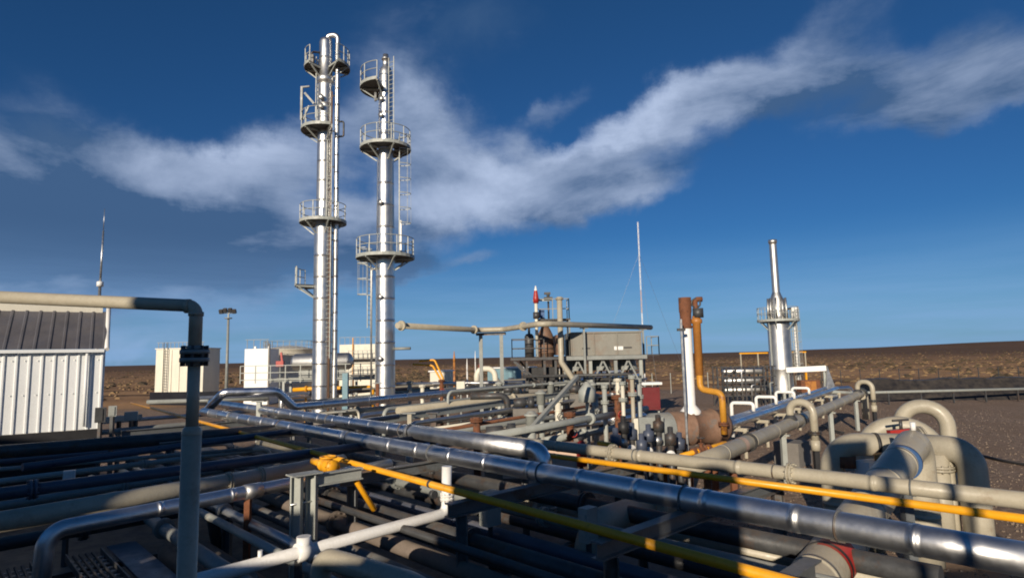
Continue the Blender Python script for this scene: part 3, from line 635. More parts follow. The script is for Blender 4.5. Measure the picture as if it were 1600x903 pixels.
# ------------------------------------------------------------------ air cooler block
def rail(t, pts, z, h=1.1, m='dark_steel', step=1.1, mid=2):
    b = MB()
    for p, q in zip(pts, pts[1:]):
        p = Vector((p[0], p[1], z)); q = Vector((q[0], q[1], z))
        for k in range(1, mid + 1): b.bar(p + UPZ * h * k / mid, q + UPZ * h * k / mid, .05)
    o = b.build('railing', m, t)
    for p, q in zip(pts, pts[1:]):
        p = Vector((p[0], p[1], z)); q = Vector((q[0], q[1], z)); k = max(1, int((q - p).length / step))
        for i in range(k + 1): MB().bar(p.lerp(q, i / k), p.lerp(q, i / k) + UPZ * h, .055).build('post', m, o)
    return o
def air_cooler():
    D = 38.0; x0 = at(880, 540, D).x; x1 = at(1003, 540, D).x; zl = at(940, 555, D).z; zh = at(940, 518, D).z; y0, y1 = D, D + 3.6
    t = thing('air_cooler', Vector(((x0 + x1) / 2, D + 1.8, 0)), 'long grey fin-fan cooler box raised on braced steel legs', 'air cooler')
    c = ((x0 + x1) / 2, D + 1.8, (zl + zh) / 2)
    MB().box((c[0] + .2, c[1], c[2]), (x1 - x0 - .4, 3.5, zh - zl)).build('casing', 'cooler_paint', t)
    b = MB(); 
    for k in range(4): q = x0 + .5 + (x1 - x0 - .6) * k / 3; b.box((q, y0 + .02, c[2]), (.07, .06, zh - zl - .02))
    b.box((c[0] + .2, y0 + .01, zh - .05), (x1 - x0 - .3, .1, .1)); b.build('stiffener', 'cooler_paint', t)
    MB().box((c[0], c[1], zl - .14), (x1 - x0 + .5, 4.0, .24)).build('base_frame', 'grey_paint', t)
    MB().box((c[0] + 1.0, y0 + .035, zl + .42), (.55, .03, .22)).build('nameplate', 'white_paint', t)
    for k in (.25, .78): MB().box((x0 + (x1 - x0) * k + .2, y0 + .03, zl + .45), (.5, .03, .08)).build('louvre', 'dark_steel', t)
    MB().box((x0 - .15, c[1], c[2] - .03), (.5, 3.3, zh - zl - .2)).build('header_box', 'rusty_shell', t)
    for k in range(3):
        q = x0 + .9 + k * (x1 - x0 - .9) / 2.4; MB().lathe((q, c[1], zl - .95), [(.55, .68), (.6, .35), (.72, 0)], 24).build('fan_ring', 'grey_paint', t)
        MB().cyl((q, c[1], .6), (q, c[1], zl - .3), .06, n=10).build('fan_shaft', 'dark_steel', t)
    for i in range(4):
        q = x0 + .1 + (x1 - x0 - .2) * i / 3
        for y in (y0 + .15, y1 - .15): MB().bar((q, y, 0), (q, y, zl - .27), .2).build('leg', 'pale_steel' if i % 2 else 'grey_paint', t)
    for i in range(3):
        q0 = x0 + .1 + (x1 - x0 - .2) * i / 3; q1 = x0 + .1 + (x1 - x0 - .2) * (i + 1) / 3; y = y0 + .15; m = (q0 + q1) / 2
        MB().bar((q0, y, zl - 1.9), (m, y, zl - .3), .1).build('brace', 'grey_paint', t); MB().bar((q1, y, zl - 1.9), (m, y, zl - .3), .1).build('brace', 'grey_paint', t)
    MB().box((x1 + .65, D + 1, zl - .05), (.85, 2, .08)).build('side_landing', 'dark_steel', t); rail(t, [(x1 + .3, D), (x1 + 1.05, D), (x1 + 1.05, D + 2)], zl, 1.1, 'grey_paint')
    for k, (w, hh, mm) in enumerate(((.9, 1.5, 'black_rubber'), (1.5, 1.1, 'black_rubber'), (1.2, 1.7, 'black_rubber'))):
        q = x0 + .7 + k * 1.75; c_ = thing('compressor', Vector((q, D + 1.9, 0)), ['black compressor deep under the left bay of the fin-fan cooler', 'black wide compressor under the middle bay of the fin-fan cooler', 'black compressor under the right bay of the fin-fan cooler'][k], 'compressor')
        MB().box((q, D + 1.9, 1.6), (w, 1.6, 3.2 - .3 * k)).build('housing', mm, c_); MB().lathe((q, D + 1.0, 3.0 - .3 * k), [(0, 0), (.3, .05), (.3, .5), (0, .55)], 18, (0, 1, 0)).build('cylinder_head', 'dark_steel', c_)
    # walkway deck left of the box with its own legs
    xa = at(800, 550, D).x; t2 = thing('access_platform', Vector(((xa + x0) / 2, D + 1, 0)), 'dark steel access platform with railings left of the fin-fan cooler', 'platform')
    MB().box(((xa + x0) / 2 - .2, D + 1.2, zl - .12), (x0 - xa - .2, 2.6, .16)).build('deck', 'dark_steel', t2)
    rail(t2, [(xa, D + 2.4), (xa, D), (xa + 2.0, D)], zl - .04, 1.15); rail(t2, [(xa - .0, D + 2.45), (x0 - .5, D + 2.45)], zl - .04, 1.15)
    for k in (xa + .9, xa + 2.0, x0 - .5):
        for y in (D + .1, D + 2.3): MB().bar((k, y, 0), (k, y, zl - .2), .14).build('leg', 'dark_steel', t2)
    for k, (a, b_) in enumerate(((xa + .1, xa + 1.2), (xa + .5, xa + 1.5))): MB().bar((a, D + .12 + k * 2, zl - .25), (b_, D + .12 + k * 2, zl - 1.5), .13).build('brace', 'dark_steel', t2)
    MB().bar((xa + .2, D - .02, zl - .3), (xa + 2.9, D - .02, zl - 2.6), .22, .1).build('stair_stringer', 'dark_steel', t2)
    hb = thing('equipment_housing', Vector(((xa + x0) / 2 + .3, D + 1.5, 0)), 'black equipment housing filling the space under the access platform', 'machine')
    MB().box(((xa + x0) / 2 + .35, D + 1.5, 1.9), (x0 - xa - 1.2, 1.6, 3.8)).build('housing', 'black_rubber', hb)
    for k in range(4): MB().tube([(xa + 1.1 + k * .6, D + .5, .3), (xa + 1.1 + k * .6, D + .5, 2.2 + .35 * (k % 2)), (xa + 1.35 + k * .6, D + .5, 2.2 + .35 * (k % 2)), (xa + 1.35 + k * .6, D + .75, 2.2 + .35 * (k % 2))], .06, .1, 10).build('riser', ['pale_steel', 'rust', 'grey_paint', 'cream_paint'][k], hb)
    for i, (za_, m_, l_) in enumerate(((2.75, 'grey_paint', 'upper grey header slung in front of the cooler legs'), (2.2, 'rust', 'rusty header slung in front of the cooler legs'), (3.3, 'dark_steel', 'dark header highest in front of the cooler legs'))):
        o = MB().tube([(xa + .6, D - .25 - .2 * i, za_), (x1 - .4 * i, D - .25 - .2 * i, za_), (x1 - .4 * i, D - .25 - .2 * i, 1.0)], .09, .2, 12).build('header_pipe', m_); tag(o, l_, 'pipe')
        for k in range(5): MB().cyl((x0 + .4 + k * .95 + .2 * i, D - .25 - .2 * i, za_ - .08), (x0 + .4 + k * .95 + .2 * i, D - .25 - .2 * i, za_ - 1.2), .05, n=10).build('dropper', m_, o)
    # vessel standing on the platform
    vx = at(854, 540, D).x; vz0, vz1 = zl - .04, at(854, 517, D).z; r = .52
    t3 = thing('filter_vessel', Vector((vx, D + 1.2, vz0)), 'rust-streaked upright vessel with conical top on the access platform', 'vessel')
    MB().lathe((vx, D + 1.2, vz0), [(0, 0), (r, 0), (r, .25), (r + .05, .26), (r + .05, .34), (r, .35), (r, (vz1 - vz0) * .8), (r * .9, (vz1 - vz0) * .9), (.25, vz1 - vz0 + .3), (.2, vz1 - vz0 + .55), (0, vz1 - vz0 + .56)], 28).build('shell', 'rusty_shell', t3)
    for k in (.55, .85, 1.15): b = MB(); b.hoop((vx, D + 1.2, vz0 + k), r + .02, .03); b.build('band', 'dark_steel', t3)
    MB().tube([(vx, D + 1.2, vz1 + .5), (vx, D + 1.2, vz1 + .8), (vx - .3, D + 1.2, vz1 + .85)], .1, .14, 10).build('vent_elbow', 'black_rubber', t3)
    vx2 = at(828, 540, D).x
    o = MB().lathe((vx2, D + 1.3, vz0), [(0, 0), (.3, 0), (.3, 1.35), (.2, 1.5), (0, 1.55)], 20).build('filter_pot', 'dark_steel'); tag(o, 'small dark upright pot beside the rust-streaked vessel', 'vessel')
    MB().tube([(vx2, D + 1.3, vz0 + 1.5), (vx2, D + 1.3, vz0 + 2.0), (vx2 - .35, D + 1.3, vz0 + 2.0)], .08, .15, 10).build('vent_elbow', 'black_rubber', o)
    # raised frame with equipment and red tipped marker
    z6 = at(862, 500, D).z; xl, xr = at(838, 480, D).x, at(889, 480, D).x
    t4 = thing('raised_work_frame', Vector(((xl + xr) / 2, D + .8, 0)), 'narrow raised work frame with blue actuator above the access platform', 'platform')
    for k in (xl, xr):
        for y in (D + .1, D + 1.5): MB().bar((k, y, zl), (k, y, z6), .1).build('leg', 'grey_paint', t4)
    MB().box(((xl + xr) / 2, D + .8, z6 + .04), (xr - xl + .15, 1.6, .08)).build('deck', 'dark_steel', t4)
    rail(t4, [(xl, D + .05), (xr, D + .05), (xr, D + 1.5)], z6 + .08, 1.25, 'grey_paint', .95)
    MB().box((xl + .35, D + .6, z6 + .45), (.35, .3, .5)).build('actuator', 'blue_paint', t4)
    b = MB(); b.cyl((xl + .8, D + .7, z6 + .1), (xl + .8, D + .7, z6 + 1.25), .06, n=12); b.box((xl + .8, D + .7, z6 + 1.4), (.55, .3, .22)); b.cyl((xl + .8, D + .7, z6 + 1.5), (xl + .8, D + .7, z6 + 1.7), .1, n=12); b.box((xl + .75, D + .7, z6 + 1.75), (.4, .25, .14)); b.build('valve_head', 'dark_steel', t4)
    b = MB(); b.bar((xl - .2, D + .6, z6 + 1.3), (xl + .9, D + .6, z6 + 1.3), .1); b.build('crossbar', 'pale_steel', t4)
    c = Vector((at(838, 480, D).x - .02, D - .15, 0)); zr0, zr1 = at(838, 474, D).z, at(838, 447, D).z
    t5 = thing('marker_post', c + UPZ * z6, 'tapering red cone with a white tip on a pale post', 'marker')
    MB().cyl(c + UPZ * (z6 - 1.2), c + UPZ * zr0, .1, n=12).build('post', 'cream_paint', t5)
    MB().cyl(c + UPZ * (z6 + .1), c + UPZ * (z6 + .5), .2, n=12).build('junction_box', 'dark_steel', t5)
    MB().lathe(c + UPZ * zr0, [(0, 0), (.17, 0), (.18, .3), (.1, (zr1 - zr0) * .72)], 18).build('cone', 'red_paint', t5)
    MB().lathe(c + UPZ * (zr0 + (zr1 - zr0) * .72), [(.1, .001), (.03, (zr1 - zr0) * .28), (0, (zr1 - zr0) * .29)], 14).build('tip', 'white_paint', t5)
    # beige riser in front of the box
    D2 = D - .7; a = at(874, 464, D2); b_ = at(875, 566, D2); c = at(893, 592, D2)
    o = MB().tube([a, Vector((a.x, D2, b_.z)), Vector((c.x + .1, D2, c.z)), Vector((c.x + .1, D2, c.z - 1.2))], .17, .3, 18).build('riser_pipe', 'beige_paint'); tag(o, 'thick beige riser pipe in front of the cooler with kinked foot', 'pipe')
    flange_part(o, (a.x, D2, a.z - .12), UPZ, .24, 'beige_paint')
air_cooler()
# overhead line on its portal frame
def overhead_line():
    z = 6.35
    p = [onz(x, y, z) for x, y in ((621, 508.5), (748, 515.5), (788, 514.5), (846, 505.5), (1017, 511.5))]
    pipe('overhead_pipe', 'long beige pipe carried high from the shorter tower to the cooler', 'pipe', p, .17, 'beige_paint', .5, None, [(0, .04), (0, .93), (2, .55)])
    a, b = onz(751, 516, z), onz(783, 515, z)
    t = thing('portal_frame', Vector((a.x, a.y, 0)), 'two-legged grey portal frame holding up the long overhead pipe', 'pipe support')
    for q in (a, b): MB().bar((q.x, q.y, 0), (q.x, q.y, z - .36), .24).build('leg', 'grey_paint', t)
    MB().bar((a.x - .3, a.y, z - .27), (b.x + .3, b.y, z - .27), .26, .17).build('beam', 'dark_steel', t)
    for k, x in enumerate((912, 1004)):
        q = onz(x, 508 + 2.5 * k, z); o = thing('pipe_stand', Vector((q.x, q.y, 4.3)), ['thin stand on the cooler box under the overhead pipe, near the riser', 'thin stand at the right end of the cooler under the overhead pipe'][k], 'pipe support')
        MB().bar((q.x, q.y, 3.2), (q.x, q.y, z - .2), .12).build('post', 'grey_paint', o); MB().box((q.x, q.y, z - .19), (.5, .3, .04)).build('saddle', 'grey_paint', o)
overhead_line()
# radio mast far behind
def radio_mast():
    b = at(1006, 560, 95); b.z = 0; top = at(1000, 347, 95).z
    t = thing('radio_mast', b, 'very thin red and white guyed mast standing far out on the plain', 'mast'); n = 7
    for i in range(n):
        m = MB(); z0, z1 = top * i / n, top * (i + 1) / n - .004
        for k in range(3):
            a = 2.094 * k; p = Vector((math.cos(a) * .09, math.sin(a) * .09, 0)); a2 = 2.094 * (k + 1); p2 = Vector((math.cos(a2) * .09, math.sin(a2) * .09, 0))
            m.bar(b + p + UPZ * z0, b + p + UPZ * z1, .035)
            for j in range(4): h = (z1 - z0) / 4; m.bar(b + p + UPZ * (z0 + j * h), b + p2 + UPZ * (z0 + j * h + h), .018)
        m.build('mast_section', 'white_paint' if i % 2 == 0 or i > 4 else 'peach_paint', t)
    for k in range(3):
        a = 2.094 * k + .5; d = Vector((math.cos(a), math.sin(a), 0))
        MB().bar(b + d * 9, b + UPZ * top * .8, .02).build('guy_wire', 'galvanized', t)
radio_mast()

# ------------------------------------------------------------------ rusty heater with twin stacks
def heater():
    D = 19.5; p0 = at(1046, 668, D); p1 = at(1126, 655, D + .5); zc = 2.15; p0.z = p1.z = zc; d = (p1 - p0).normalized(); L = (p1 - p0).length; r = .52
    t = thing('fired_heater', Vector((p0.x, p0.y, 0)), 'rusty horizontal heater drum with a grey dished front', 'heater')
    MB().lathe(p0, [(0, -.02), (r * .9, 0), (r, .04), (r, L * .35), (r + .03, L * .36), (r + .03, L * .39), (r, L * .4), (r, L * .78), (r + .05, L * .79), (r + .05, L * .84), (r, L * .85), (r, L), (r * .8, L + .15), (0, L + .22)], 36, d).build('shell', 'rusty_shell', t)
    MB().lathe(p0 - d * .75, [(0, -.05), (r * .7, 0), (r * .98, .12), (r * .99, .73)], 32, d).build('burner_front', 'grey_paint', t)
    fr = MB().box((p0.x - .72, p0.y - .66, zc + .02), (.75, .12, .85)); fr.build('control_panel', 'grey_paint', t)
    MB().bar((p0.x - 1.2, p0.y - .72, zc + .42), (p0.x - 1.2, p0.y - .72, .2), .14).build('panel_post', 'cream_paint', t)
    sk = MB(); s = d.cross(UPZ).normalized()
    for k in (-1, 1): sk.ibeam(p0 - d * .9 + s * .5 * k - UPZ * (r + .35), p1 + d * .3 + s * .5 * k - UPZ * (r + .35), .16, .24)
    sk.build('skid_beam', 'rust', t)
    for k in (.15, .85):
        q = p0 + d * L * k; MB().bar(q - UPZ * r * .8, q - UPZ * (r + .22), .9, .14, d).build('saddle', 'rust', t)
    for k in (0, .5, 1):
        for q in (-1, 1): w = p0 + d * L * k + s * .5 * q; MB().bar((w.x, w.y, 0), (w.x, w.y, zc - r - .48), .18).build('leg', 'rust', t)
    # white stack with rusty top
    b = at(1081, 628, D); zt0 = at(1078, 513, D).z; zt = at(1076, 464, D).z; cx = p0.lerp(p1, .42)
    q = MB().lathe((cx.x, cx.y, zc + r * .8), [(.32, 0), (.32, .1), (.2, .25), (.165, .3), (.165, zt0 - zc - r * .8)], 24).build('white_stack', 'white_paint', t)
    MB().lathe((cx.x, cx.y, zt0), [(.168, .002), (.2, .03), (.2, .09), (.17, .1), (.185, .5), (.2, .55), (.2, zt - zt0), (.17, zt - zt0), (.17, .6)], 24).build('stack_cowl', 'rust', t)
    # orange stack
    ox, oy = cx.x + .36, cx.y + .05; zo = at(1093, 493, D).z
    sb = at(1094, 612, D - .3).z + .5; MB().lathe((ox, oy, sb), [(0, 0), (.13, 0), (.13, zo - sb - .25), (.18, zo - sb - .22), (.18, zo - sb - .1), (.13, zo - sb - .08), (.13, zo - sb)], 20).build('orange_stack', 'orange_paint', t)
    m = MB(); m.tube([(ox, oy, zo - .3), (ox, oy, zo + .15), (ox - .02, oy, zt - .06), (ox + .22, oy, zt - .06)], .085, .1, 12); m.build('vent_pipe', 'rust', t)
    m = MB(); m.cyl((ox + .06, oy - .02, zo - .05), (ox + .06, oy - .02, zo + .25), .17, n=14); m.hoop((ox, oy - .05, zo + .42), .14, .03, (0, 1, 0)); m.build('damper', 'dark_steel', t)
    a = at(1094, 612, D - .3); e = at(1128, 614, D - .3); f = at(1128, 668, D - .3)
    pipe('heater_outlet_pipe', 'bright orange pipe stepping down over the far end of the heater', 'pipe', [(ox, oy, a.z + .6), (ox, oy, a.z + .05), (e.x, e.y, e.z), (e.x, e.y, f.z - .2)], .1, 'amber_paint', .2, None, [(2, .75)], 'rust')
    o = MB().bar((at(1062, 600, D).x, D - .5, 0), (at(1062, 600, D).x, D - .5, at(1062, 500, D).z), .06).build('vent_pole', 'galvanized'); tag(o, 'thin grey vent pole left of the white stack', 'pole'); MB().box((at(1062, 600, D).x, D - .5, at(1062, 516, D).z), (.25, .1, .08)).build('bracket', 'dark_steel', o)
    y = MB(); a = at(1064, 712, 17.5); e = at(1128, 694, 18.6); o = pipe('fuel_gas_line', 'yellow fuel line with rusty fittings low in front of the heater', 'pipe', [a, e, e + Vector((.25, .3, 0)), e + Vector((.25, .3, -.8))], .07, 'yellow_paint', .15, None, [(0, .3), (0, .65)], 'rust')
    valve(o, a.lerp(e, .48), e - a, .08, 'rust', 'dark_steel', UPZ, .35)
heater()

# ------------------------------------------------------------------ silver furnace on the right
def furnace():
    D = 55.0; c = at(1222, 590, D); c.z = 0; z = lambda y, x=1215: at(x, y, D).z
    t = thing('furnace', c, 'silver vertical furnace with round gallery and a slim stack', 'furnace'); zp = z(502)
    MB().lathe(c, [(1.0, .9), (1.0, 1.0), (.95, 1.1), (.95, zp * .4), (.965, zp * .405), (.95, zp * .41), (.95, zp - .1), (.9, zp), (.7, zp + .3), (.62, zp + .5), (.62, z(470)), (.45, z(462)), (.34, z(457))], 36).build('shell', 'tower_cladding', t)
    MB().lathe(c, [(.335, z(457)), (.33, z(457) + .15), (.33, z(430)), (.33, z(429)), (.32, z(383)), (.32, z(380)), (.38, z(379.5)), (.38, z(375)), (.3, z(375)), (.3, z(379))], 24).build('stack', 'tower_cladding', t)
    ring_platform(t, c, zp, .96, 1.75)
    for i in range(9):
        a = i * .7; MB().cyl(c + Vector((math.cos(a) * .82, math.sin(a) * .82, zp + .1)), c + Vector((math.cos(a) * .74, math.sin(a) * .74, z(466))), .1, n=8).build('convection_tube', 'tower_cladding', t)
    for i in range(6): a = i * math.pi / 3 + .2; MB().bar(c + Vector((math.cos(a) * .9, math.sin(a) * .9, 0)), c + Vector((math.cos(a) * .9, math.sin(a) * .9, .95)), .2).build('leg', 'pale_steel', t)
    ladder(t, Vector((c.x + 1.15, c.y - .6, 0)), (.5, -.8, 0), .3, zp + 1, (1, .6, 0)); ladder(t, Vector((c.x - 1.05, c.y - .55, 0)), (.5, .8, 0), .3, zp + .5)
    x = at(1241, 520, D).x; b = MB(); b.cyl((x + .15, D, 0), (x + .15, D, z(492)), .17, n=14); b.build('downcomer', 'white_paint', t); MB().cyl((x + .15, D, z(503)), (x + .15, D, z(481)), .32, n=18).build('expansion_pot', 'white_paint', t)
    MB().tube([(c.x + .55, D, z(484)), (x - .05, D, z(482))], .1, n=10).build('crossover_pipe', 'dark_steel', t)
    # white duct to the right with its canopy
    q0 = at(1228, 578, 54); q1 = at(1290, 575, 53)
    t2 = thing('duct_skid', Vector((q0.x, q0.y, 0)), 'white raised duct running right from the foot of the furnace', 'duct')
    MB().bar((q0.x, q0.y, q0.z), (q1.x, q1.y, q1.z), .6, .45).build('duct', 'white_paint', t2)
    for k in (.05, .5, .95): w = q0.lerp(q1, k); MB().bar((w.x, w.y, 0), (w.x, w.y, w.z - .24), .14).build('leg', 'yellow_paint' if k == .5 else 'pale_steel', t2)
    e = MB(); e.add([(q1.x, q1.y - .3, q1.z + .2), (q1.x + .9, q1.y - .3, .2), (q1.x - .3, q1.y - .3, .2), (q1.x, q1.y + .3, q1.z + .2), (q1.x + .9, q1.y + .3, .2), (q1.x - .3, q1.y + .3, .2)], [(0, 2, 1), (3, 4, 5), (0, 1, 4, 3), (1, 2, 5, 4), (2, 0, 3, 5)]); e.build('sloped_end', 'galvanized', t2)
    x = at(1262, 590, 52.5); o = MB().box((x.x, x.y, 1.5), (1.6, .9, 1.0)).build('valve_cabinet', 'rust'); tag(o, 'rusty low cabinet under the white duct', 'cabinet'); MB().box((x.x, x.y - .47, 1.5), (.9, .03, .8)).build('door', 'orange_paint', o)
    # exchanger bank to its left
    a = at(1120, 600, 52); e = at(1200, 590, 52)
    t3 = thing('exchanger_bank', Vector((a.x, a.y, 0)), 'bank of stacked silver exchangers in a dark frame left of the furnace', 'heat exchanger')
    for k in range(3): MB().lathe((a.x + .8, a.y + .3, 1.3 + k * .78), [(0, -.2), (.22, -.15), (.28, 0), (.28, 3.2), (.33, 3.2), (.33, 3.35), (0, 3.4)], 18, (1, 0, 0)).build('exchanger_shell', 'tower_cladding' if k != 1 else 'galvanized', t3)
    for k in range(7):
        for y in (-.25, .85): MB().bar((a.x + k * .78, a.y + y, 0), (a.x + k * .78, a.y + y, 3.3), .12).build('leg', 'dark_steel', t3)
    b = MB()
    for h in (.85, 1.65, 2.42, 3.25): b.bar((a.x - .2, a.y - .33, h), (a.x + 4.9, a.y - .33, h), .09)
    b.build('crossrail', 'dark_steel', t3)
    for k in range(6):
        q = a.x + .35 + k * .78; h = random.uniform(1.5, 2.9); MB().tube([(q, a.y - .6, .2), (q, a.y - .6, h), (q + .3, a.y - .6, h + .01), (q + .3, a.y - .1, h + .02)], .07, .12, 10).build('riser', random.choice(['galvanized', 'dark_steel', 'grey_paint']), t3)
    for k, (x, l) in enumerate(((1158, 'small open gantry of yellow posts left of the silver furnace'),)):
        g0 = at(x, 570, 57); t4 = thing('gantry', Vector((g0.x, g0.y, 0)), l, 'gantry')
        for q in (0, 1.6, 4.2, 6): MB().bar((g0.x + q, g0.y, 0), (g0.x + q, g0.y, 4.3), .1).build('post', 'beige_paint', t4)
        MB().bar((g0.x - .1, g0.y, 4.36), (g0.x + 6.1, g0.y, 4.36), .12).build('beam', 'yellow_paint', t4)
furnace()

# silver pipes running out past the furnace
def far_pipes():
    z = 1.45
    a, b = onz(1128, 668, z), onz(1308, 607, z)
    o = pipe('silver_pipe', 'silver clad pipe running from the heater towards the far berm', 'pipe', [a, b, b + Vector((1.5, .8, 0)), b + Vector((1.6, .8, -1.2))], .17, 'aluminium_cladding', .4, 1.6)
    s = V.cross(UPZ) * -.55
    o2 = pipe('silver_pipe', 'silver clad pipe just behind the one leaving the heater', 'pipe', [a + Vector((-.25, .7, .0)), b + Vector((-.55, .7, 0)), b + Vector((-.5, .7, -1.2))], .14, 'aluminium_cladding', .3, 1.6)
    for i in range(8):
        q = a.lerp(b, .06 + i * .125); t = thing('sleeper_support', Vector((q.x, q.y, 0)), 'beige steel sleeper under the two silver pipes right of the heater', 'pipe support', 'beige sleepers under the far silver pipes')
        MB().bar((q.x + .45, q.y - .25, z - .26), (q.x - .75, q.y + .85, z - .26), .16, .14).build('beam', 'beige_paint', t)
        for w in ((.35, -.15), (-.65, .75)): MB().bar((q.x + w[0], q.y + w[1], 0), (q.x + w[0], q.y + w[1], z - .34), .12).build('leg', 'beige_paint', t)
    for i in range(4):
        q = a.lerp(b, .22 + i * .16) + Vector((-.3, .35, 0)); o = MB().tube([q + UPZ * .1, q + UPZ * .5, q + Vector((-.9, .55, .5)), q + Vector((-.9, .55, -1.2))], .09, .16, 12).build('white_riser', 'white_paint'); tag(o, 'short white riser bending off the silver pipes before the furnace', 'pipe', 'white risers by the silver pipes')
    # low pipe along the berm
    a, b = at(1336, 606, 50), at(1640, 611, 50.5); a.z = b.z = 1.0
    o = pipe('perimeter_pipe', 'thin pale pipe on short posts running along the black berm', 'pipe', [at(1296, 612, 46).lerp(a, .0) * 1, a, b], .11, 'pale_steel', .4)
    for i in range(7): q = a.lerp(b, i / 6); MB().bar((q.x, q.y, 0), (q.x, q.y, .9), .1).build('post', 'dark_steel', o)
    # black berm
    a, b = at(1352, 600, 56), at(1720, 600, 53); a.z = b.z = 0; d = (b - a).normalized(); n = Vector((-d.y, d.x, 0)); vs = []
    k = 28
    for i in range(k + 1):
        p = a.lerp(b, i / k); w = random.uniform(-.12, .12); vs += [p - n * 2.3, p - n * .5 + UPZ * (1.7 + w), p + n * .6 + UPZ * (1.75 + w), p + n * 2.6]
    fs = [(i * 4 + j, i * 4 + 4 + j, i * 4 + 5 + j, i * 4 + 1 + j) for i in range(k) for j in range(3)] + [(0, 1, 2, 3), (k * 4 + 3, k * 4 + 2, k * 4 + 1, k * 4)]
    tag(MB().add(vs, fs).build('black_berm', 'near_black'), 'long low black berm at the right edge', 'berm')
    # fence
    a, b = at(990, 590, 70), at(1720, 585, 66); a.z = b.z = 0
    t = thing('perimeter_fence', a.lerp(b, .5), 'wire fence on thin grey posts in front of the brown plain', 'fence'); k = 24
    for i in range(k + 1):
        q = a.lerp(b, i / k); h = 2.3; MB().bar(q, q + UPZ * h, .07).build('post', 'pale_steel' if i < 6 else 'dark_steel', t)
    m = MB()
    for h in (.2, .7, 1.2, 1.7, 2.25): m.bar(a + UPZ * h, b + UPZ * h, .014)
    m.build('wire', 'dark_steel', t)
far_pipes()
# ------------------------------------------------------------------ pipe rack: frames
TOP = 2.43
def rack_frame(s_, n0, n1, label, m='trestle_paint'):
    c = un(s_, (n0 + n1) / 2, 0); t = thing('pipe_trestle', c, label, 'pipe support', 'steel frames under the pipes')
    MB().ibeam(un(s_, n0 - .25, TOP - .1), un(s_, n1 + .25, TOP - .1), .16, .2, .02).build('beam', m, t)
    for n in (n0, n1): b = MB().ibeam(un(s_, n, TOP - .203), un(s_, n, 0.05), .16, .16, .02); b.build('leg', m, t); MB().box(un(s_, n, .06), (.3, .3, .03), math.atan2(V.y, V.x)).build('base_plate', m, t)
    MB().ibeam(un(s_, n0 + .1, 1.25), un(s_, n1 - .1, 1.25), .12, .15, .018).build('lower_beam', m, t)
    return t
ORD = ['nearest grey rack frame, under the bottom right corner of the pipes', 'second grey rack frame from the camera, crossing under the silver pipe', 'third grey rack frame from the camera, just beyond the silver elbow drop', 'fourth grey rack frame from the camera, behind the white pipe', 'fifth grey rack frame from the camera, in the far half of the rack', 'sixth grey rack frame from the camera, near the pipes\' far bend', 'farthest grey rack frame, where the long pipes start']
for i, s_ in enumerate((2.57, 4.5, 7.2, 10.4, 14.0, 18.5, 23.0)):
    rack_frame(s_, 5.75 if i < 4 else 4.8, 6.3 if i == 0 else 10.2, ORD[i])
# short bracket post carrying the front yellow pipe
def bracket_post():
    a = at(475, 800, 10.4); sx = a.dot(U); n0 = a.dot(V); zt = at(475, 741, 10.4).z
    t = thing('bracket_post', un(sx, n0, 0), 'pale twin-channel post with a short arm carrying the yellow pipe', 'pipe support')
    for k in (-.13, .13):
        b = MB(); q = un(sx, n0 + k, 0); b.ibeam(q + UPZ * .05, q + UPZ * zt, .15, .17, .022); b.build('channel', 'pale_steel', t)
    b = MB(); b.box(un(sx, n0, zt + .012), (.52, .3, .02), math.atan2(V.y, V.x)); b.build('cap_plate', 'pale_steel', t)
    MB().ibeam(un(sx, n0 + .225, zt - .12), un(sx, n0 + 1.05, zt - .12), .15, .2, .02).build('arm', 'pale_steel', t)
    MB().cyl(un(sx, n0 - .24, zt - .45), un(sx, n0 + .26, zt - .45), .018, n=8).build('tie_rod', 'galvanized', t)
bracket_post()
# ------------------------------------------------------------------ pipe rack: long pipes
AL = 'aluminium_cladding'
q1a, q1b = onz(318, 643, 2.585), onz(1660, 884, 2.585)
SHOES = []
Q1 = pipe('silver_pipe', 'longest silver clad pipe, sweeping from mid left to the bottom right corner', 'pipe', [q1a, q1b], .155, AL, seam=1.15, n=32)
za = 2.62; a, b = onz(330, 629, za), onz(849, 704, za)
o = pipe('silver_pipe', 'silver clad pipe ending in a shiny elbow that turns down mid rack', 'pipe', [a, b, Vector((b.x, b.y, 1.15))], .165, AL, .26, 1.15, n=28)
MB().tube([a.lerp(b, .79), a.lerp(b, .985)], .185, n=28).build('thicker_jacket', AL, o)
MB().lathe(a.lerp(b, .78), [(.166, 0), (.2, .02), (.2, .1), (.186, .14)], 28, b - a).build('jacket_collar', 'tower_cladding', o)
flange_part(o, (b.x, b.y, 1.5), UPZ, .25, 'pale_steel'); Q2, Q2P = o, (a.copy(), b.copy())
a = q1a + Vector((.0, .3, .02)); p1 = at(349, 613, 24.6); p2 = at(433, 611, 25.4); p3 = onz(459, 636, 2.6); p4 = onz(1003, 586, 2.6)
pipe('silver_pipe', 'silver clad pipe with a raised jog, running behind the rack to the cooler', 'pipe', [a, p1, p2, p3, p4, p4 + Vector((.3, .3, -1.5))], .17, AL, .35, 1.3, n=24)
a, b = onz(690, 676, 2.54), onz(1660, 788.5, 2.54)
o = pipe('beige_pipe', 'long beige painted pipe running beside the yellow one to the right edge', 'pipe', [a, b], .11, 'beige_paint', None, 2.3, n=28)
Q3, Q3P = o, (a.copy(), b.copy())
for k_ in (.45, .735): flange_part(o, a.lerp(b, k_), b - a, .17, 'beige_paint', 'flange', .025)
MB().lathe(a.lerp(b, .4), [(.112, 0), (.118, .002), (.118, .03), (.112, .032)], 28, b - a).build('weld_band', 'beige_paint', o)
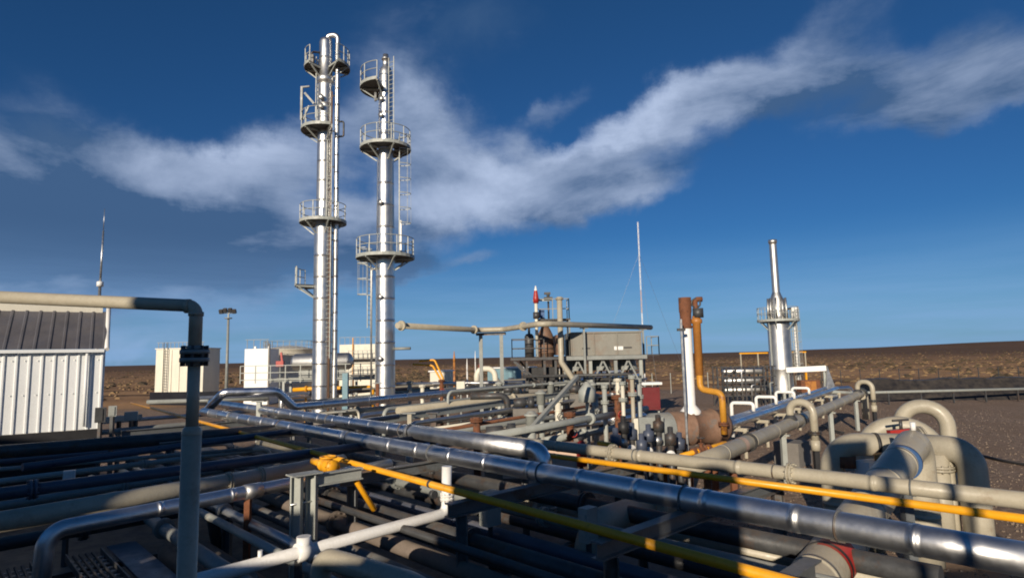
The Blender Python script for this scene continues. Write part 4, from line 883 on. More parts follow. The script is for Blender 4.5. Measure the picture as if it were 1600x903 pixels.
pipe('yellow_pipe', 'bright yellow gas pipe running just below the long beige pipe', 'pipe', [onz(700, 690, 2.483), onz(1660, 818, 2.483)], .053, 'yellow_paint', n=20)
a, b = onz(205, 629, 2.483), onz(1290, 924, 2.483)
o = pipe('yellow_pipe', 'yellow gas pipe with a bulky valve crossing the whole foreground', 'pipe', [a, b], .053, 'yellow_paint', n=20)
def yellow_valve():
    p = onz(513, 727, 2.5); d = (b - a).normalized(); m = MB()
    m.lathe(p - d * .25, [(0, 0), (.13, 0), (.13, .05), (.075, .06), (.12, .15), (.145, .25), (.12, .35), (.075, .44), (.13, .45), (.13, .5), (0, .5)], 20, d)
    m.cyl(p, p + UPZ * .15, .08, n=12); v = m.build('valve', 'yellow_paint', o)
    m = MB()
    for k in range(8): q = p + d * .22; an = k * .785; x, y = frame(d); m.cyl(q + (x * math.cos(an) + y * math.sin(an)) * .11 - d * .09, q + (x * math.cos(an) + y * math.sin(an)) * .11 + d * .03, .014, n=6)
    m.hoop(p + UPZ * .16, .15, .02, None); m.bar(p + UPZ * .16 - d * .15, p + UPZ * .16 + d * .15, .025); m.build('handwheel', 'yellow_paint', v)
    q = p - d * .55; m = MB().cyl(q - d * .2, q + d * .2, .068, n=18); m.build('sleeve', 'yellow_paint', o)
    # branch dropping from the line
    e = onz(556, 741, 2.483); f = at(585, 797, (onz(556, 741, 2.483)).y + .1)
    MB().tube([e, e - UPZ * .1, f], .05, .08, 14).build('branch', 'yellow_paint', o)
    for k in range(3):
        w = a.lerp(b, .83 + k * .05); m = MB(); m.cyl(w - d * .03, w + d * .03, .06, n=16)
        if k == 0: m.build('clamp_band', 'dark_steel', o)
    w = onz(677, 772, 2.483); MB().cyl(w - d * .04, w + d * .04, .06, n=16).build('clamp_band', 'dark_steel', o)
yellow_valve()
for o_, (pa, pb), r_ in ((Q1, (q1a, q1b), .155), (Q2, Q2P, .165), (Q3, Q3P, .11)): SHOES.append((o_, pa, pb, r_))
# lower tier, deep in the rack
LOW = [(5.15, 1.42, .10, 'trestle_paint', 'dark grey pipe lowest at the front of the rack, beside the cable tray'), (5.75, 1.42, .13, 'brick_brown', 'brownish pipe in the lower tier under the white pipe'), (6.4, 1.42, .09, 'trestle_paint', 'thin dark grey pipe in the lower tier under the front yellow pipe'),
       (7.3, 1.42, .12, 'navy_paint', 'navy pipe in the lower tier below the longest silver pipe'), (8.2, 1.42, .1, 'dark_steel', 'dark pipe in the lower tier below the silver elbow'), (9.3, 1.42, .12, 'beige_paint', 'beige pipe in the lower tier at the back of the rack')]
for n_, z, r, m, lb in LOW: pipe('rack_pipe', lb, 'pipe', [un(-1.5 if n_ > 6.9 else 1.5, n_, 1.33 + r), un(24, n_, 1.33 + r)], r, m, n=16, flanges=[(0, .42)] if r > .11 else ())
for k, (n_, z) in enumerate(((3.6, .75), (4.25, .75), (2.9, .75))):
    pipe('ground_pipe', ['brown low pipe at the very bottom of the foreground', 'low pipe with dull brown coat next to the bracket post foot', 'low brown pipe closest to the camera at the bottom'][k], 'pipe', [un(3.5, n_, z), un(14, n_, z)], .16, 'brick_brown', n=18)
for k, (n_, z, r, m, lb) in enumerate(((4.0, 1.62, .07, 'pale_steel', 'thin pale pipe above the brown low pipes, left of the bracket post'), (4.35, 1.62, .09, 'galvanized', 'galvanized conduit beside the bracket post foot'), (3.3, 1.5, .11, 'grey_paint', 'grey pipe above the brown low pipes, right of the plate'), (5.45, 1.9, .06, 'dark_steel', 'thin dark pipe right under the front yellow pipe'), (6.1, 1.75, .12, 'dark_steel', 'dark pipe just behind the white pipe'), (7.7, 1.8, .1, 'grey_paint', 'grey pipe in the middle tier below the silver elbow drop'), (8.8, 1.8, .14, 'dark_steel', 'dark thick pipe in the middle tier under the beige pipe'))):
    pipe('rack_pipe', lb, 'pipe', [un(2.0 if n_ > 5 else 4.2, n_, z), un(20, n_, z)], r, m, n=16, flanges=[(0, .3), (0, .55)] if r > .08 else ())
# cable tray at lower left
def cable_tray(n_, s0, s1, z, label, w=.5):
    t = thing('cable_tray', un((s0 + s1) / 2, n_, z - .1), label, 'cable tray')
    for k in (-1, 1): MB().bar(un(s0, n_ + k * w / 2, z), un(s1, n_ + k * w / 2, z), .025, .11).build('side_rail', 'dark_steel', t)
    b = MB()
    for i in range(int((s1 - s0) / .25)): b.bar(un(s0 + .1 + i * .25, n_ - w / 2 + .015, z - .03), un(s0 + .1 + i * .25, n_ + w / 2 - .015, z - .03), .05, .02)
    b.build('rungs', 'galvanized', t); b = MB()
    for k in range(4): b.tube([un(s0, n_ - .15 + k * .09, z - .0), un((s0 + s1) / 2, n_ - .13 + k * .085, z - .0), un(s1, n_ - .15 + k * .09, z)], .022, n=8)
    b.build('cables', 'black_rubber', t)
cable_tray(2.1, 6.6, 13, 1.3, 'ladder cable tray with black cables at the lower left')
cable_tray(1.15, 7.0, 13, 1.3, 'ladder cable tray at the far lower left corner, under the silver bend', .45)
t = MB(); t.bar(un(6.2, 2.75, 1.22), un(13.5, 2.75, 1.22), .45, .04, UPZ); o = t.build('walk_plate', 'navy_paint'); tag(o, 'smooth dark plate lying beside the ladder cable tray', 'plate')
for i, s_ in enumerate((7.5, 10.0, 12.5)):
    t = thing('tray_support', un(s_, 2.0, 0), ['low support nearest under the cable trays', 'low support midway under the cable trays', 'low support at the far end of the cable trays'][i], 'pipe support')
    MB().bar(un(s_, .8, 1.15), un(s_, 3.1, 1.15), .09).build('beam', 'dark_steel', t)
    for n_ in (.95, 2.95): MB().bar(un(s_, n_, 0), un(s_, n_, 1.1), .09).build('leg', 'dark_steel', t)
for i, s_ in enumerate((4.6, 8.2, 12)):
    t = thing('ground_sleeper', un(s_, 3.6, 0), ['concrete sleeper nearest the camera under the brown low pipes', 'concrete sleeper midway under the brown low pipes', 'concrete sleeper farthest under the brown low pipes'][i], 'pipe support')
    MB().bar(un(s_, 2.5, .3), un(s_, 4.6, .3), .3, .55, UPZ).build('block', 'concrete', t)

# ------------------------------------------------------------------ crossing pipes at left
def shoes(o, p0, p1, r, ss, m='trestle_paint'):
    for s_ in ss:
        k = (s_ - p0.dot(U)) / ((p1 - p0).dot(U))
        if 0 < k < 1:
            q = p0.lerp(p1, k); d = (p1 - p0).normalized(); b = MB(); b.bar(Vector((q.x, q.y, q.z - r * .9)), Vector((q.x, q.y, TOP + .003)), .16, r, d); b.hoop(q, r + .008, .012, d, n=24); b.build('shoe', m, o)
z = 2.2
a, b = onz(88, 826, z), onz(470, 752, z); d = (b - a).normalized()
o = pipe('silver_pipe', 'silver clad pipe in the lower left that bends down at its left end', 'pipe', [Vector((a.x - .12, a.y - .12, .4)), a - d * .12, b + d * 2.2], .118, AL, .26, 1.2, n=26, flanges=())
MB().cyl(a.lerp(b, .71), a.lerp(b, .79), .135, n=26).build('jacket_band', 'tower_cladding', o)
c = a.lerp(b, .73); MB().bar((c.x, c.y, 0), (c.x, c.y, z - .12), .1).build('stand', 'rust', o)
z = 2.28; a, b = onz(-60, 826, z), onz(500, 727, z); d = (b - a).normalized()
o = pipe('beige_pipe', 'thick beige pipe just above the lower left silver one', 'pipe', [a - d * 2, b + d * .6], .155, 'beige_paint', n=26)
for k in (.655, .765): flange_part(o, a.lerp(b, k), d, .18, 'beige_paint', 'clamp_ring', .025)
z = 2.45; a, b = onz(0, 771, z), onz(520, 703, z); d = (b - a).normalized()
pipe('navy_pipe', 'dark navy pipe crossing the left foreground above the beige one', 'pipe', [a - d * 3, b + d * 2.5], .10, 'navy_paint', n=22, flanges=[(0, .3)])
z = 2.45; a, b = onz(0, 706, z), onz(380, 676, z); d = (b - a).normalized()
pipe('dark_pipe', 'fat dark pipe crossing the left middle ground below the ribbed shed', 'pipe', [a - d * 3, b + d * 2], .17, 'dark_steel', n=22)
z = 2.2; a, b = onz(0, 733, z), onz(330, 706, z); d = (b - a).normalized()
pipe('thin_pipe', 'thin dark pipe between the navy pipe and the fat dark one', 'pipe', [a - d * 2, b + d], .05, 'grey_paint', n=14)
z = 2.5; a, b = onz(330, 690, z), onz(590, 655, z); d = (b - a).normalized()
pipe('dark_pipe', 'dark pipe passing beneath the far end of the longest silver pipe', 'pipe', [a - d * 4, b + d], .08, 'navy_paint', n=16)
for w in SHOES: shoes(w[0], w[1], w[2], w[3], (2.57, 4.5, 7.2, 10.4, 14.0, 18.5, 23.0))
FILL = [(0, 790, 380, 728, 1.75, .09, 'grey_paint', 'grey pipe in the lower tier right below the navy one'), (0, 752, 420, 700, 2.0, .07, 'pale_steel', 'slim pale pipe just above the navy pipe at left'), (0, 720, 360, 690, 1.9, .11, 'navy_paint', 'second navy pipe deep below the fat dark one'), (0, 690, 300, 662, 2.3, .09, 'grey_paint', 'grey pipe farthest back at left in front of the shed'), (0, 850, 330, 790, 1.5, .12, 'dark_steel', 'dark low pipe beneath the silver bend at lower left'), (150, 660, 420, 640, 2.3, .08, AL, 'slim silver pipe under the far end of the yellow pipe'), (180, 676, 480, 650, 2.1, .1, 'grey_paint', 'grey pipe crossing below the longest silver pipe far end'), (300, 668, 560, 640, 2.2, .06, 'cream_paint', 'thin cream pipe crossing between the two long silver pipes')]
for x0, y0, x1, y1, z, r, m, lb in FILL:
    a, b = onz(x0, y0, z), onz(x1, y1, z); d = (b - a).normalized(); e0 = 2.5 if x0 == 0 else 0
    pipe('crossing_pipe', lb, 'pipe', [a - d * e0, b, b + d * .2 - UPZ * (z - .3)], r, m, .25, n=16, flanges=[(0, .62)])
# left catwalk and its frames
def catwalk():
    a, b = onz(-40, 676, 2.5), onz(205, 650, 2.5); d = (b - a).normalized(); s = d.cross(UPZ).normalized()
    t = thing('catwalk', Vector(((a.x + b.x) / 2, (a.y + b.y) / 2, 0)), 'long grey catwalk at the foot of the ribbed shed', 'walkway')
    MB().bar(a - d * 1.5, b, 1.1, .05, UPZ).build('deck', 'grey_paint', t); MB().bar(a - d * 1.5 + s * .58, b + s * .58, .03, .18, UPZ).build('toe_board', 'pale_steel', t)
    for k in (0, .33, .66, .97):
        for q in (-.45, .45): w = a.lerp(b, k) + s * q; MB().bar((w.x, w.y, 0), (w.x, w.y, 2.46), .12).build('leg', 'dark_steel', t)
    o = thing('floodlight', a.lerp(b, .42) + Vector((0, 0, 2.5 - a.z)), 'small dark work lamp lying tilted on the catwalk by the shed', 'lamp'); c = a.lerp(b, .42) + UPZ * .03
    MB().bar(c + d * .3 + UPZ * .05, c + d * .9 - s * -.1 + UPZ * .02, .05).build('handle', 'white_paint', o); MB().box(c + UPZ * .12, (.42, .2, .16), .5).build('lamp_head', 'black_rubber', o)
catwalk()
for i, (x, y, z, w, h, m, lb) in enumerate(((157, 648, 3.0, .28, .45, 'dark_steel', 'dark switch cabinet at the right corner of the ribbed shed'), (108, 745, 2.0, .22, .3, 'white_paint', 'small white junction box in the dark below the fat pipe'), (205, 650, 2.75, .4, .3, 'pale_steel', 'pale grey box at the right end of the catwalk'), (176, 642, 3.2, .2, .3, 'pale_steel', 'small pale box between the shed corner and the catwalk end'))):
    p = onz(x, y, z) if z < 4 else at(x, y, 18); o = thing('cabinet', Vector((p.x, p.y, 0)), lb, 'cabinet')
    MB().box(p, (w, w * .6, h), .5).build('case', m, o); MB().bar((p.x, p.y, 0), (p.x, p.y, p.z - h / 2), .09).build('post', 'dark_steel', o); MB().box(p + Vector((.02, -w * .36, 0)), (w * .7, .02, h * .8), .5).build('door', m, o)

# ------------------------------------------------------------------ white pipe, beige elbows in the foreground
def white_pipe():
    z = 1.94; a, b = onz(330, 900, z), onz(697, 801, z); d = (b - a).normalized(); top = at(700, 728, b.y)
    o = pipe('white_pipe', 'clean white pipe that rises beneath the longest silver pipe', 'pipe', [a - d * 1.6, b, Vector((b.x + .02, b.y, top.z))], .083, 'white_paint', .13, n=24)
    j = a.lerp(b, .32); MB().cyl(j - d * .1, j + d * .1, .125, n=24).build('coupling', 'white_paint', o); MB().cyl(j - UPZ * .05, j + UPZ * .2, .095, n=20).build('tee', 'white_paint', o)
    k = a.lerp(b, .16); MB().cyl(k, k + UPZ * .16, .03, n=12).build('drain_stub', 'white_paint', o)
    flange_part(o, (b.x + .02, b.y, 2.2), UPZ, .12, 'white_paint', 'coupling_ring', .03)
    q = a.lerp(b, .30); MB().bar((q.x, q.y, 0), (q.x, q.y, z - .1), .08).build('stand', 'dark_steel', o)
white_pipe()
p = onz(516, 862, 2.15); q = onz(640, 925, 1.95)
o = pipe('beige_elbow_pipe', 'beige pipe arching up from the bottom edge beside the white pipe', 'pipe', [Vector((p.x - .1, p.y - .05, .3)), Vector((p.x - .1, p.y - .05, 2.12)), Vector((q.x, q.y, 2.05)), Vector((q.x + .8, q.y - .9, 2.0))], .125, 'beige_paint', .2, n=26)
p = onz(918, 822, 1.75); q = p + V * 2.6
o = pipe('beige_elbow_pipe', 'fat beige elbow under the silver pipe that turns down into the dark', 'pipe', [q, p, p - UPZ * 1.72], .24, 'beige_paint', .5, n=28, flanges=[(0, .35)])
# big beige line crossing under the rack to the manifold
a = at(1430, 695, 12.4); b = onz(1262, 925, 1.62); d = (b - a).normalized()
o = pipe('main_line', 'fattest beige line with a red band diving under the silver pipe', 'pipe', [Vector((a.x + .22, a.y + .3, .2)), a + Vector((.22, .3, .06)), b + d * 2.2], .30, 'beige_paint', .42, 1.3, n=36)
for k, (f, w) in enumerate(((.865, .2), (.885, .03))):
    c = a.lerp(b, f); MB().cyl(c - d * w, c + d * w, .305 + .008 * k, n=36, caps=False).build('red_band' if k == 0 else 'dark_strap', 'red_paint' if k == 0 else 'black_rubber', o)
c = a.lerp(b, .18); MB().cyl(c - d * .05, c + d * .05, .312, n=36).build('saddle_ring', 'blue_paint', o); MB().bar((c.x, c.y, 0), (c.x, c.y, c.z - .28), .16).build('stand', 'trestle_paint', o)
c = a + d * .05; MB().cyl(c + UPZ * .3, c + UPZ * .46, .05, n=12).build('vent_plug', 'white_paint', o)
# dark skid deck under the right half
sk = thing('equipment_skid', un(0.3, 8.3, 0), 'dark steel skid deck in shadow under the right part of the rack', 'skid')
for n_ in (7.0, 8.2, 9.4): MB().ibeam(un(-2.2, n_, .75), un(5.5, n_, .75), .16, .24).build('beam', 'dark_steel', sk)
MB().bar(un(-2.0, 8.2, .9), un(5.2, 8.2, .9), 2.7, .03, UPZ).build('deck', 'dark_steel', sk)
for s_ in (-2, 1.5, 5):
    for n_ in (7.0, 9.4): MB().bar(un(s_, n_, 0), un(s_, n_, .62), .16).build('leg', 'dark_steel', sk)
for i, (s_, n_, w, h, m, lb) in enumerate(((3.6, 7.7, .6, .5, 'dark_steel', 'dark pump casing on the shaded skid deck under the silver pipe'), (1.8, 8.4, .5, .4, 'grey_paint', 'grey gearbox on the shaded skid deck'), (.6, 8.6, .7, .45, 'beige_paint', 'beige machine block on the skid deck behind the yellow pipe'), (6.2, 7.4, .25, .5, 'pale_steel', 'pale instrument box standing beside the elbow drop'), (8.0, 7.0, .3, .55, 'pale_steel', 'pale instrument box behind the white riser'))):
    c = un(s_, n_, .92 if i < 3 else 1.7); t = thing('pump' if i < 2 else 'instrument_box' if i > 2 else 'machine_block', Vector((c.x, c.y, .92 if i < 3 else 0)), lb, 'pump' if i < 2 else 'cabinet' if i > 2 else 'machine')
    rz = math.atan2(V.y, V.x)
    if i < 2:
        MB().lathe(c + UPZ * .3 - V * .4, [(0, 0), (.18, 0), (.2, .1), (.2, .45), (.12, .5), (.12, .6), (.26, .62), (.26, .8), (0, .82)], 20, V).build('casing', m, t); MB().box(c + UPZ * .05, (1.0, .45, .1), rz).build('base', m, t)
    else:
        MB().box(c + UPZ * h / 2, (w, w * .7, h), rz).build('case', m, t); MB().box(c + UPZ * h / 2 + U * -.0 - V.cross(UPZ) * -.0, (w + .03, w * .5, h * .7), rz).build('cover', m, t)
        if i > 2: MB().bar((c.x, c.y, 0), (c.x, c.y, 1.7), .08).build('post', 'dark_steel', t)

# ------------------------------------------------------------------ manifold on the right
BG = 'beige_paint'
z = 1.9; a, b = onz(1085, 727, z), onz(1347, 614, z); d = (b - a).normalized()
ln = pipe('beige_pipeline', 'straight beige pipeline with flanged joints running to the far gravel', 'pipe', [a - d * .5, b, b + d * .8, b + d * .9 - UPZ * 1.6], .215, BG, .4, 2.6, n=28, flanges=[(0, .985)])
for f in (.155, .39): c = a.lerp(b, f); flange_part(ln, c, d, .27, 'dark_steel' if f > .3 else 'black_rubber', 'clamp_ring', .03)
c = a.lerp(b, .128); MB().cyl(c - d * .16, c + d * .16, .22, n=28, caps=False).build('red_band', 'peach_paint', ln)
for i, f in enumerate((.3, .62, .9)):
    c = a.lerp(b, f); t = thing('pipe_cradle', Vector((c.x, c.y, 0)), ['nearest thin steel cradle under the beige pipeline', 'middle thin steel cradle under the beige pipeline', 'farthest thin steel cradle under the beige pipeline'][i], 'pipe support')
    MB().bar((c.x, c.y, 0), (c.x, c.y, 1.62), .16).build('post', 'pale_steel', t); MB().box((c.x, c.y, 1.65), (.45, .2, .05), math.atan2(d.y, d.x) + 1.57).build('saddle', 'pale_steel', t)
# hairpin vents on the pipeline
def hairpin(x0, y0, x1, y1, f, h, r, label, base=1.2):
    c = a.lerp(b, f); e = at(x1, y1, c.y - .6)
    top = c.z + h
    o = pipe('hairpin_vent', label, 'pipe', [c + UPZ * .1, Vector((c.x, c.y, top)), Vector((e.x, e.y, top)), Vector((e.x, e.y, base))], r, BG, r * 3.3, n=20)
    flange_part(o, (e.x, e.y, base + .3), UPZ, r * 1.7, 'dark_steel'); MB().cyl((e.x, e.y, base + .05), (e.x, e.y, base - .3), r * 1.2, n=14).build('valve', BG, o)
    MB().bar((e.x, e.y, 0), (e.x, e.y, base - .3), r * 1.3).build('stand', 'black_rubber', o); MB().lathe(c + UPZ * .16, [(r * 1.9, 0), (r * 1.1, .16)], 18).build('saddle', 'dark_steel', o)
    return o
hairpin(1228, 640, 1274, 690, .345, .78, .13, 'nearer inverted U vent pipe on the beige pipeline', 1.35)
hairpin(1335, 606, 1366, 640, .94, .75, .13, 'farther inverted U vent pipe at the end of the beige pipeline', 1.3)
# fat arching bends
def arch(pts, r, label, bend, fl=(), n=26):
    return pipe('arched_pipe', label, 'pipe', pts, r, BG, bend, 1.1, fl, n=n)
D = 18.0; p = at(1411, 700, D); q = at(1484, 700, D - .6); t_ = at(1440, 633, D).z
arch([Vector((p.x, p.y, .2)), Vector((p.x, p.y, t_)), Vector((q.x, q.y, t_)), Vector((q.x, q.y, .2))], .2, 'highest beige arched bend standing over the manifold at right', .62)
D = 16.6; p = at(1350, 700, D); q = at(1466, 700, D - .7); t_ = at(1405, 662, D).z
arch([Vector((p.x, p.y, .4)), Vector((p.x, p.y, t_)), Vector((q.x, q.y, t_)), Vector((q.x, q.y, .3))], .24, 'wide beige arched bend below the highest one', .9)
D = 14.6; p = at(1301, 740, D); q = at(1440, 690, D - .3); t_ = at(1350, 692, D).z
o = arch([Vector((p.x, p.y, .2)), Vector((p.x, p.y, t_)), Vector((q.x, q.y, t_ - .03))], .26, 'shaded beige bend on the left of the manifold with a black strap', .6, [(1, .97)])
c = Vector((p.x, p.y, t_)).lerp(Vector((q.x, q.y, t_ - .03)), .5); dd = Vector((q.x - p.x, q.y - p.y, 0)).normalized(); MB().cyl(c - dd * .04, c + dd * .04, .27, n=26).build('strap', 'black_rubber', o)
D = 13.2; p = at(1455, 690, D + .6); q = at(1516, 690, D); t_ = at(1512, 704, D).z
o = arch([Vector((p.x - .3, p.y + .4, t_ + .0)), Vector((q.x, q.y + .02, t_)), Vector((q.x, q.y, .1))], .27, 'fattest shaded bend dropping straight down at the right of the manifold', .38, n=32)
D = 13.6
for i, (x, w) in enumerate(((1466, .2), (1482, .12))):
    p = at(x, 720, D); o = MB().cyl((p.x, p.y, 0), (p.x, p.y, 2.2 - .1 * i), w, n=20).build('stub_pipe', BG); tag(o, ['short fat upright stub behind the diving main line', 'short slim upright stub beside the fat one in the manifold'][i], 'pipe'); flange_part(o, (p.x, p.y, 1.9), UPZ, w * 1.4, BG)
p = at(1362, 735, 14.2); t = thing('valve_actuator', Vector((p.x, p.y, 0)), 'white valve actuator with rusty cover inside the manifold', 'valve')
MB().box((p.x, p.y, p.z), (.55, .4, .45), .3).build('housing', 'white_paint', t); MB().lathe((p.x + .25, p.y - .1, p.z + .2), [(0, 0), (.2, 0), (.2, .16), (.1, .2), (0, .2)], 18).build('cover', 'orange_paint', t); MB().cyl((p.x, p.y, 0), (p.x, p.y, p.z - .22), .16, n=14).build('body', BG, t)
MB().lathe((p.x - .45, p.y + .2, p.z + .05), [(0, 0), (.2, 0), (.2, .25), (0, .25)], 18).build('gear_box', 'rust', t)
p = at(1408, 671, 15.4); o = thing('manual_valve', Vector((p.x, p.y, p.z - .35)), 'small red and black hand valve on top of the manifold bends', 'valve'); MB().bar(p - Vector((.32, 0, .06)), p + Vector((.25, 0, -.02)), .16, .1).build('body', 'red_paint', o); MB().cyl(p, p + UPZ * .22, .04, n=8).build('stem', 'dark_steel', o); MB().bar(p + UPZ * .22 - Vector((.2, 0, 0)), p + UPZ * .24 + Vector((.2, 0, 0)), .05).build('handle', 'dark_steel', o)
for k, (pts, lb) in enumerate((([(1285, 664, .15), (1300, 672, .15), (1318, 676, .15)], 'black hose lying on the gravel left of the arches'), ([(1535, 712, .06), (1570, 720, .06), (1640, 732, .06)], 'black cable on the gravel at the right edge'))):
    tag(MB().tube([onz(*w) for w in pts], .06, .4, 10).build('hose', 'black_rubber'), lb, 'hose')
p = onz(1240, 725, .0); tag(MB().box((p.x, p.y, .45), (1.1, 1.0, .9), .7).build('concrete_block', 'concrete'), 'grey concrete block on gravel beneath the beige pipeline', 'block')
# ------------------------------------------------------------------ middle ground between rack and cooler
def girder(x0, y0, x1, y1, z, label, m='pale_steel', legs=4, h=.28):
    a, b = onz(x0, y0, z), onz(x1, y1, z); t = thing('pipe_girder', Vector(((a.x + b.x) / 2, (a.y + b.y) / 2, 0)), label, 'beam')
    MB().ibeam(a, b, .18, h, .025).build('beam', m, t)
    for k in range(legs): q = a.lerp(b, .04 + .92 * k / (legs - 1)); MB().ibeam((q.x, q.y, z - h / 2), (q.x, q.y, 0), .16, .16, .02).build('leg', m, t)
    return a, b
girder(560, 661, 962, 604, 2.25, 'long pale green-grey girder below the silver pipe with the jog')
pipe('beige_pipe', 'fat beige pipe just below the jogged silver pipe, towards the cooler', 'pipe', [onz(622, 642, 2.25), onz(990, 600, 2.25)], .17, 'beige_paint', n=20, flanges=[(0, .35)])
pipe('grey_pipe', 'grey pipe sloping past the peach box towards the dark valves', 'pipe', [onz(720, 690, 2.3), onz(1010, 638, 2.3)], .12, 'pale_steel', n=20, flanges=[(0, .6)])
pipe('brown_pipe', 'slim brown pipe above the grey one behind the rack', 'pipe', [onz(690, 672, 2.3), onz(1030, 616, 2.3)], .06, 'rust', n=14)
pipe('grey_pipe', 'grey pipe hidden low behind the brown slim one', 'pipe', [onz(600, 690, 2.0), onz(1000, 632, 2.0)], .1, 'grey_paint', n=14)
p = onz(806, 628, 2.3); q = onz(735, 631, 2.3)
pipe('dark_elbow_pipe', 'dark shaded pipe bending down in front of the pale girder', 'pipe', [q + UPZ * .35, p + UPZ * .35 - V * .6, p + UPZ * .3 - V * .4 - UPZ * 2.6], .16, 'dark_steel', .35, n=18)
p = onz(712, 640, 2.3); o = MB().bar((p.x - .8, p.y - 1.4, 0), (p.x - .8, p.y - 1.4, 2.3), .3).build('dark_post', 'dark_steel'); tag(o, 'dark square post below the girder left of the dark elbow', 'post'); MB().box((p.x - .8, p.y - 1.4, 2.32), (.5, .5, .04)).build('cap_plate', 'dark_steel', o)
a, b = at(818, 683, 19), at(902, 588, 23); tag(MB().bar(a, b, .13).build('diagonal_brace', 'pale_steel'), 'slanting pale brace rising from the rack towards the riser pipe', 'brace')
for i, (x0, y0, x1, y1, z, r, m, lb) in enumerate(((640, 676, 1000, 624, 1.7, .09, 'cream_paint', 'thin cream pipe low between the pale girder and the brown pipe'), (600, 672, 990, 615, 1.9, .07, 'dark_steel', 'thin black line right under the pale girder'), (640, 618, 1000, 580, 2.4, .08, 'pale_steel', 'thin grey line behind the jogged silver pipe'), (660, 612, 1010, 592, 1.9, .12, 'white_paint', 'white pipe low in front of the cooler legs'), (840, 690, 1040, 655, 1.6, .12, 'pale_steel', 'grey low pipe behind the fire extinguisher'), (620, 606, 900, 590, 2.0, .1, 'beige_paint', 'thin beige pipe right of the shorter tower foot'))):
    pipe('process_pipe', lb, 'pipe', [onz(x0, y0, z), onz(x1, y1, z)], r, m, n=14, flanges=[(0, .3), (0, .72)])
RUNS = [(560, 650, 1000, 594, 1.9, .13, AL, 'silver run low behind the pale girder, first from the rack'), (600, 640, 1000, 590, 2.35, .09, 'pale_steel', 'pale grey run behind the pale girder towards the cooler legs'), (540, 634, 900, 596, 2.0, .12, AL, 'silver run passing the foot of the shorter tower'), (480, 628, 800, 598, 2.3, .1, 'grey_paint', 'grey run between the drum skid and the shorter tower'), (440, 622, 700, 600, 2.1, .13, AL, 'silver run in front of the drum skid legs'), (640, 662, 1000, 610, 2.15, .08, 'galvanized', 'galvanized run next to the slim brown pipe'), (640, 700, 1010, 648, 1.8, .13, AL, 'silver run low in front of the peach box'), (700, 612, 1000, 588, 2.9, .07, 'pale_steel', 'thin pale run highest in front of the cooler legs'), (500, 612, 830, 592, 2.5, .08, 'beige_paint', 'thin beige run by the foot of the taller tower')]
for x0, y0, x1, y1, z, r, m, lb in RUNS:
    a, b = onz(x0, y0, z), onz(x1, y1, z); pipe('process_pipe', lb, 'pipe', [Vector((a.x, a.y, .4)), a, b, Vector((b.x, b.y, .4))], r, m, .3, 1.6 if m == AL else None, [(1, .35), (1, .8)], n=16)
# peach box and fire extinguisher
p = at(868, 682, 17.5); t = thing('battery_box', Vector((p.x, p.y, 0)), 'peach coloured long box with sloping lid behind the silver elbow', 'box')
MB().box((p.x - .1, p.y, 1.3), (1.35, .8, 1.5), -.1).build('case', 'peach_paint', t); b = MB(); b.add([(p.x - 1.5, p.y - .4, 1.75), (p.x - .79, p.y - .4, 2.05), (p.x - .79, p.y + .4, 2.05), (p.x - 1.5, p.y + .4, 1.75), (p.x - 1.5, p.y - .4, 1.2), (p.x - .79, p.y - .4, 1.2), (p.x - .79, p.y + .4, 1.2), (p.x - 1.5, p.y + .4, 1.2)], [(0, 1, 2, 3), (7, 6, 5, 4), (0, 4, 5, 1), (1, 5, 6, 2), (2, 6, 7, 3), (3, 7, 4, 0)]); b.build('lid', 'peach_paint', t)
MB().box((p.x + .15, p.y - .43, 1.75), (.2, .03, .06), -.1).build('latch', 'dark_steel', t)
p = at(908, 683, 17); t = thing('fire_extinguisher', Vector((p.x, p.y, 1.3)), 'red fire extinguisher beside the peach box', 'extinguisher')
MB().lathe((p.x, p.y, 1.5), [(0, 0), (.14, .01), (.14, .55), (.09, .66), (.05, .7), (0, .7)], 18).build('cylinder', 'red_paint', t); MB().box((p.x, p.y, 2.24), (.16, .07, .08)).build('valve_head', 'dark_steel', t)
MB().bar((p.x, p.y + .2, 0), (p.x, p.y + .2, 2.1), .1).build('stand', 'dark_steel', t)
p = at(935, 692, 16.6); q = at(963, 697, 16.3); pipe('yellow_fitting', 'short bent yellow pipe at the foot of the extinguisher', 'pipe', [p, q, q - UPZ * .8], .07, 'yellow_paint', .12, n=14)
# dark valves group
random.seed(11)
dv = [(962, 690), (975, 686), (988, 692), (1002, 684), (1014, 694), (1030, 700), (1048, 690), (1062, 698)]
dvl = ['first', 'second', 'third', 'fourth', 'fifth', 'sixth', 'seventh', 'eighth']
for i, (x, y) in enumerate(dv):
    p = at(x, y, 17.5 + (i % 3) * .6); h = random.uniform(2.15, 2.8); t = thing('control_valve', Vector((p.x, p.y, 0)), '%s dark control valve from the left in the row by the heater' % dvl[i], 'valve', 'dark control valves by the heater')
    MB().cyl((p.x, p.y, 0), (p.x, p.y, h - .45), .09, n=12).build('stem', 'dark_steel', t)
    MB().lathe((p.x, p.y, h - .5), [(0, 0), (.16, .02), (.16, .3), (.08, .34), (.08, .5), (0, .52)], 16).build('body', random.choice(['dark_steel', 'black_rubber', 'navy_paint']), t)
    MB().lathe((p.x - .05, p.y - .1, h - .75), [(0, 0), (.13, 0), (.13, .06), (0, .06)], 14, (0, -1, 0)).build('gauge', 'galvanized' if i % 2 else 'white_paint', t)
tall = [(990, 655), (1000, 650), (975, 660), (946, 650)]
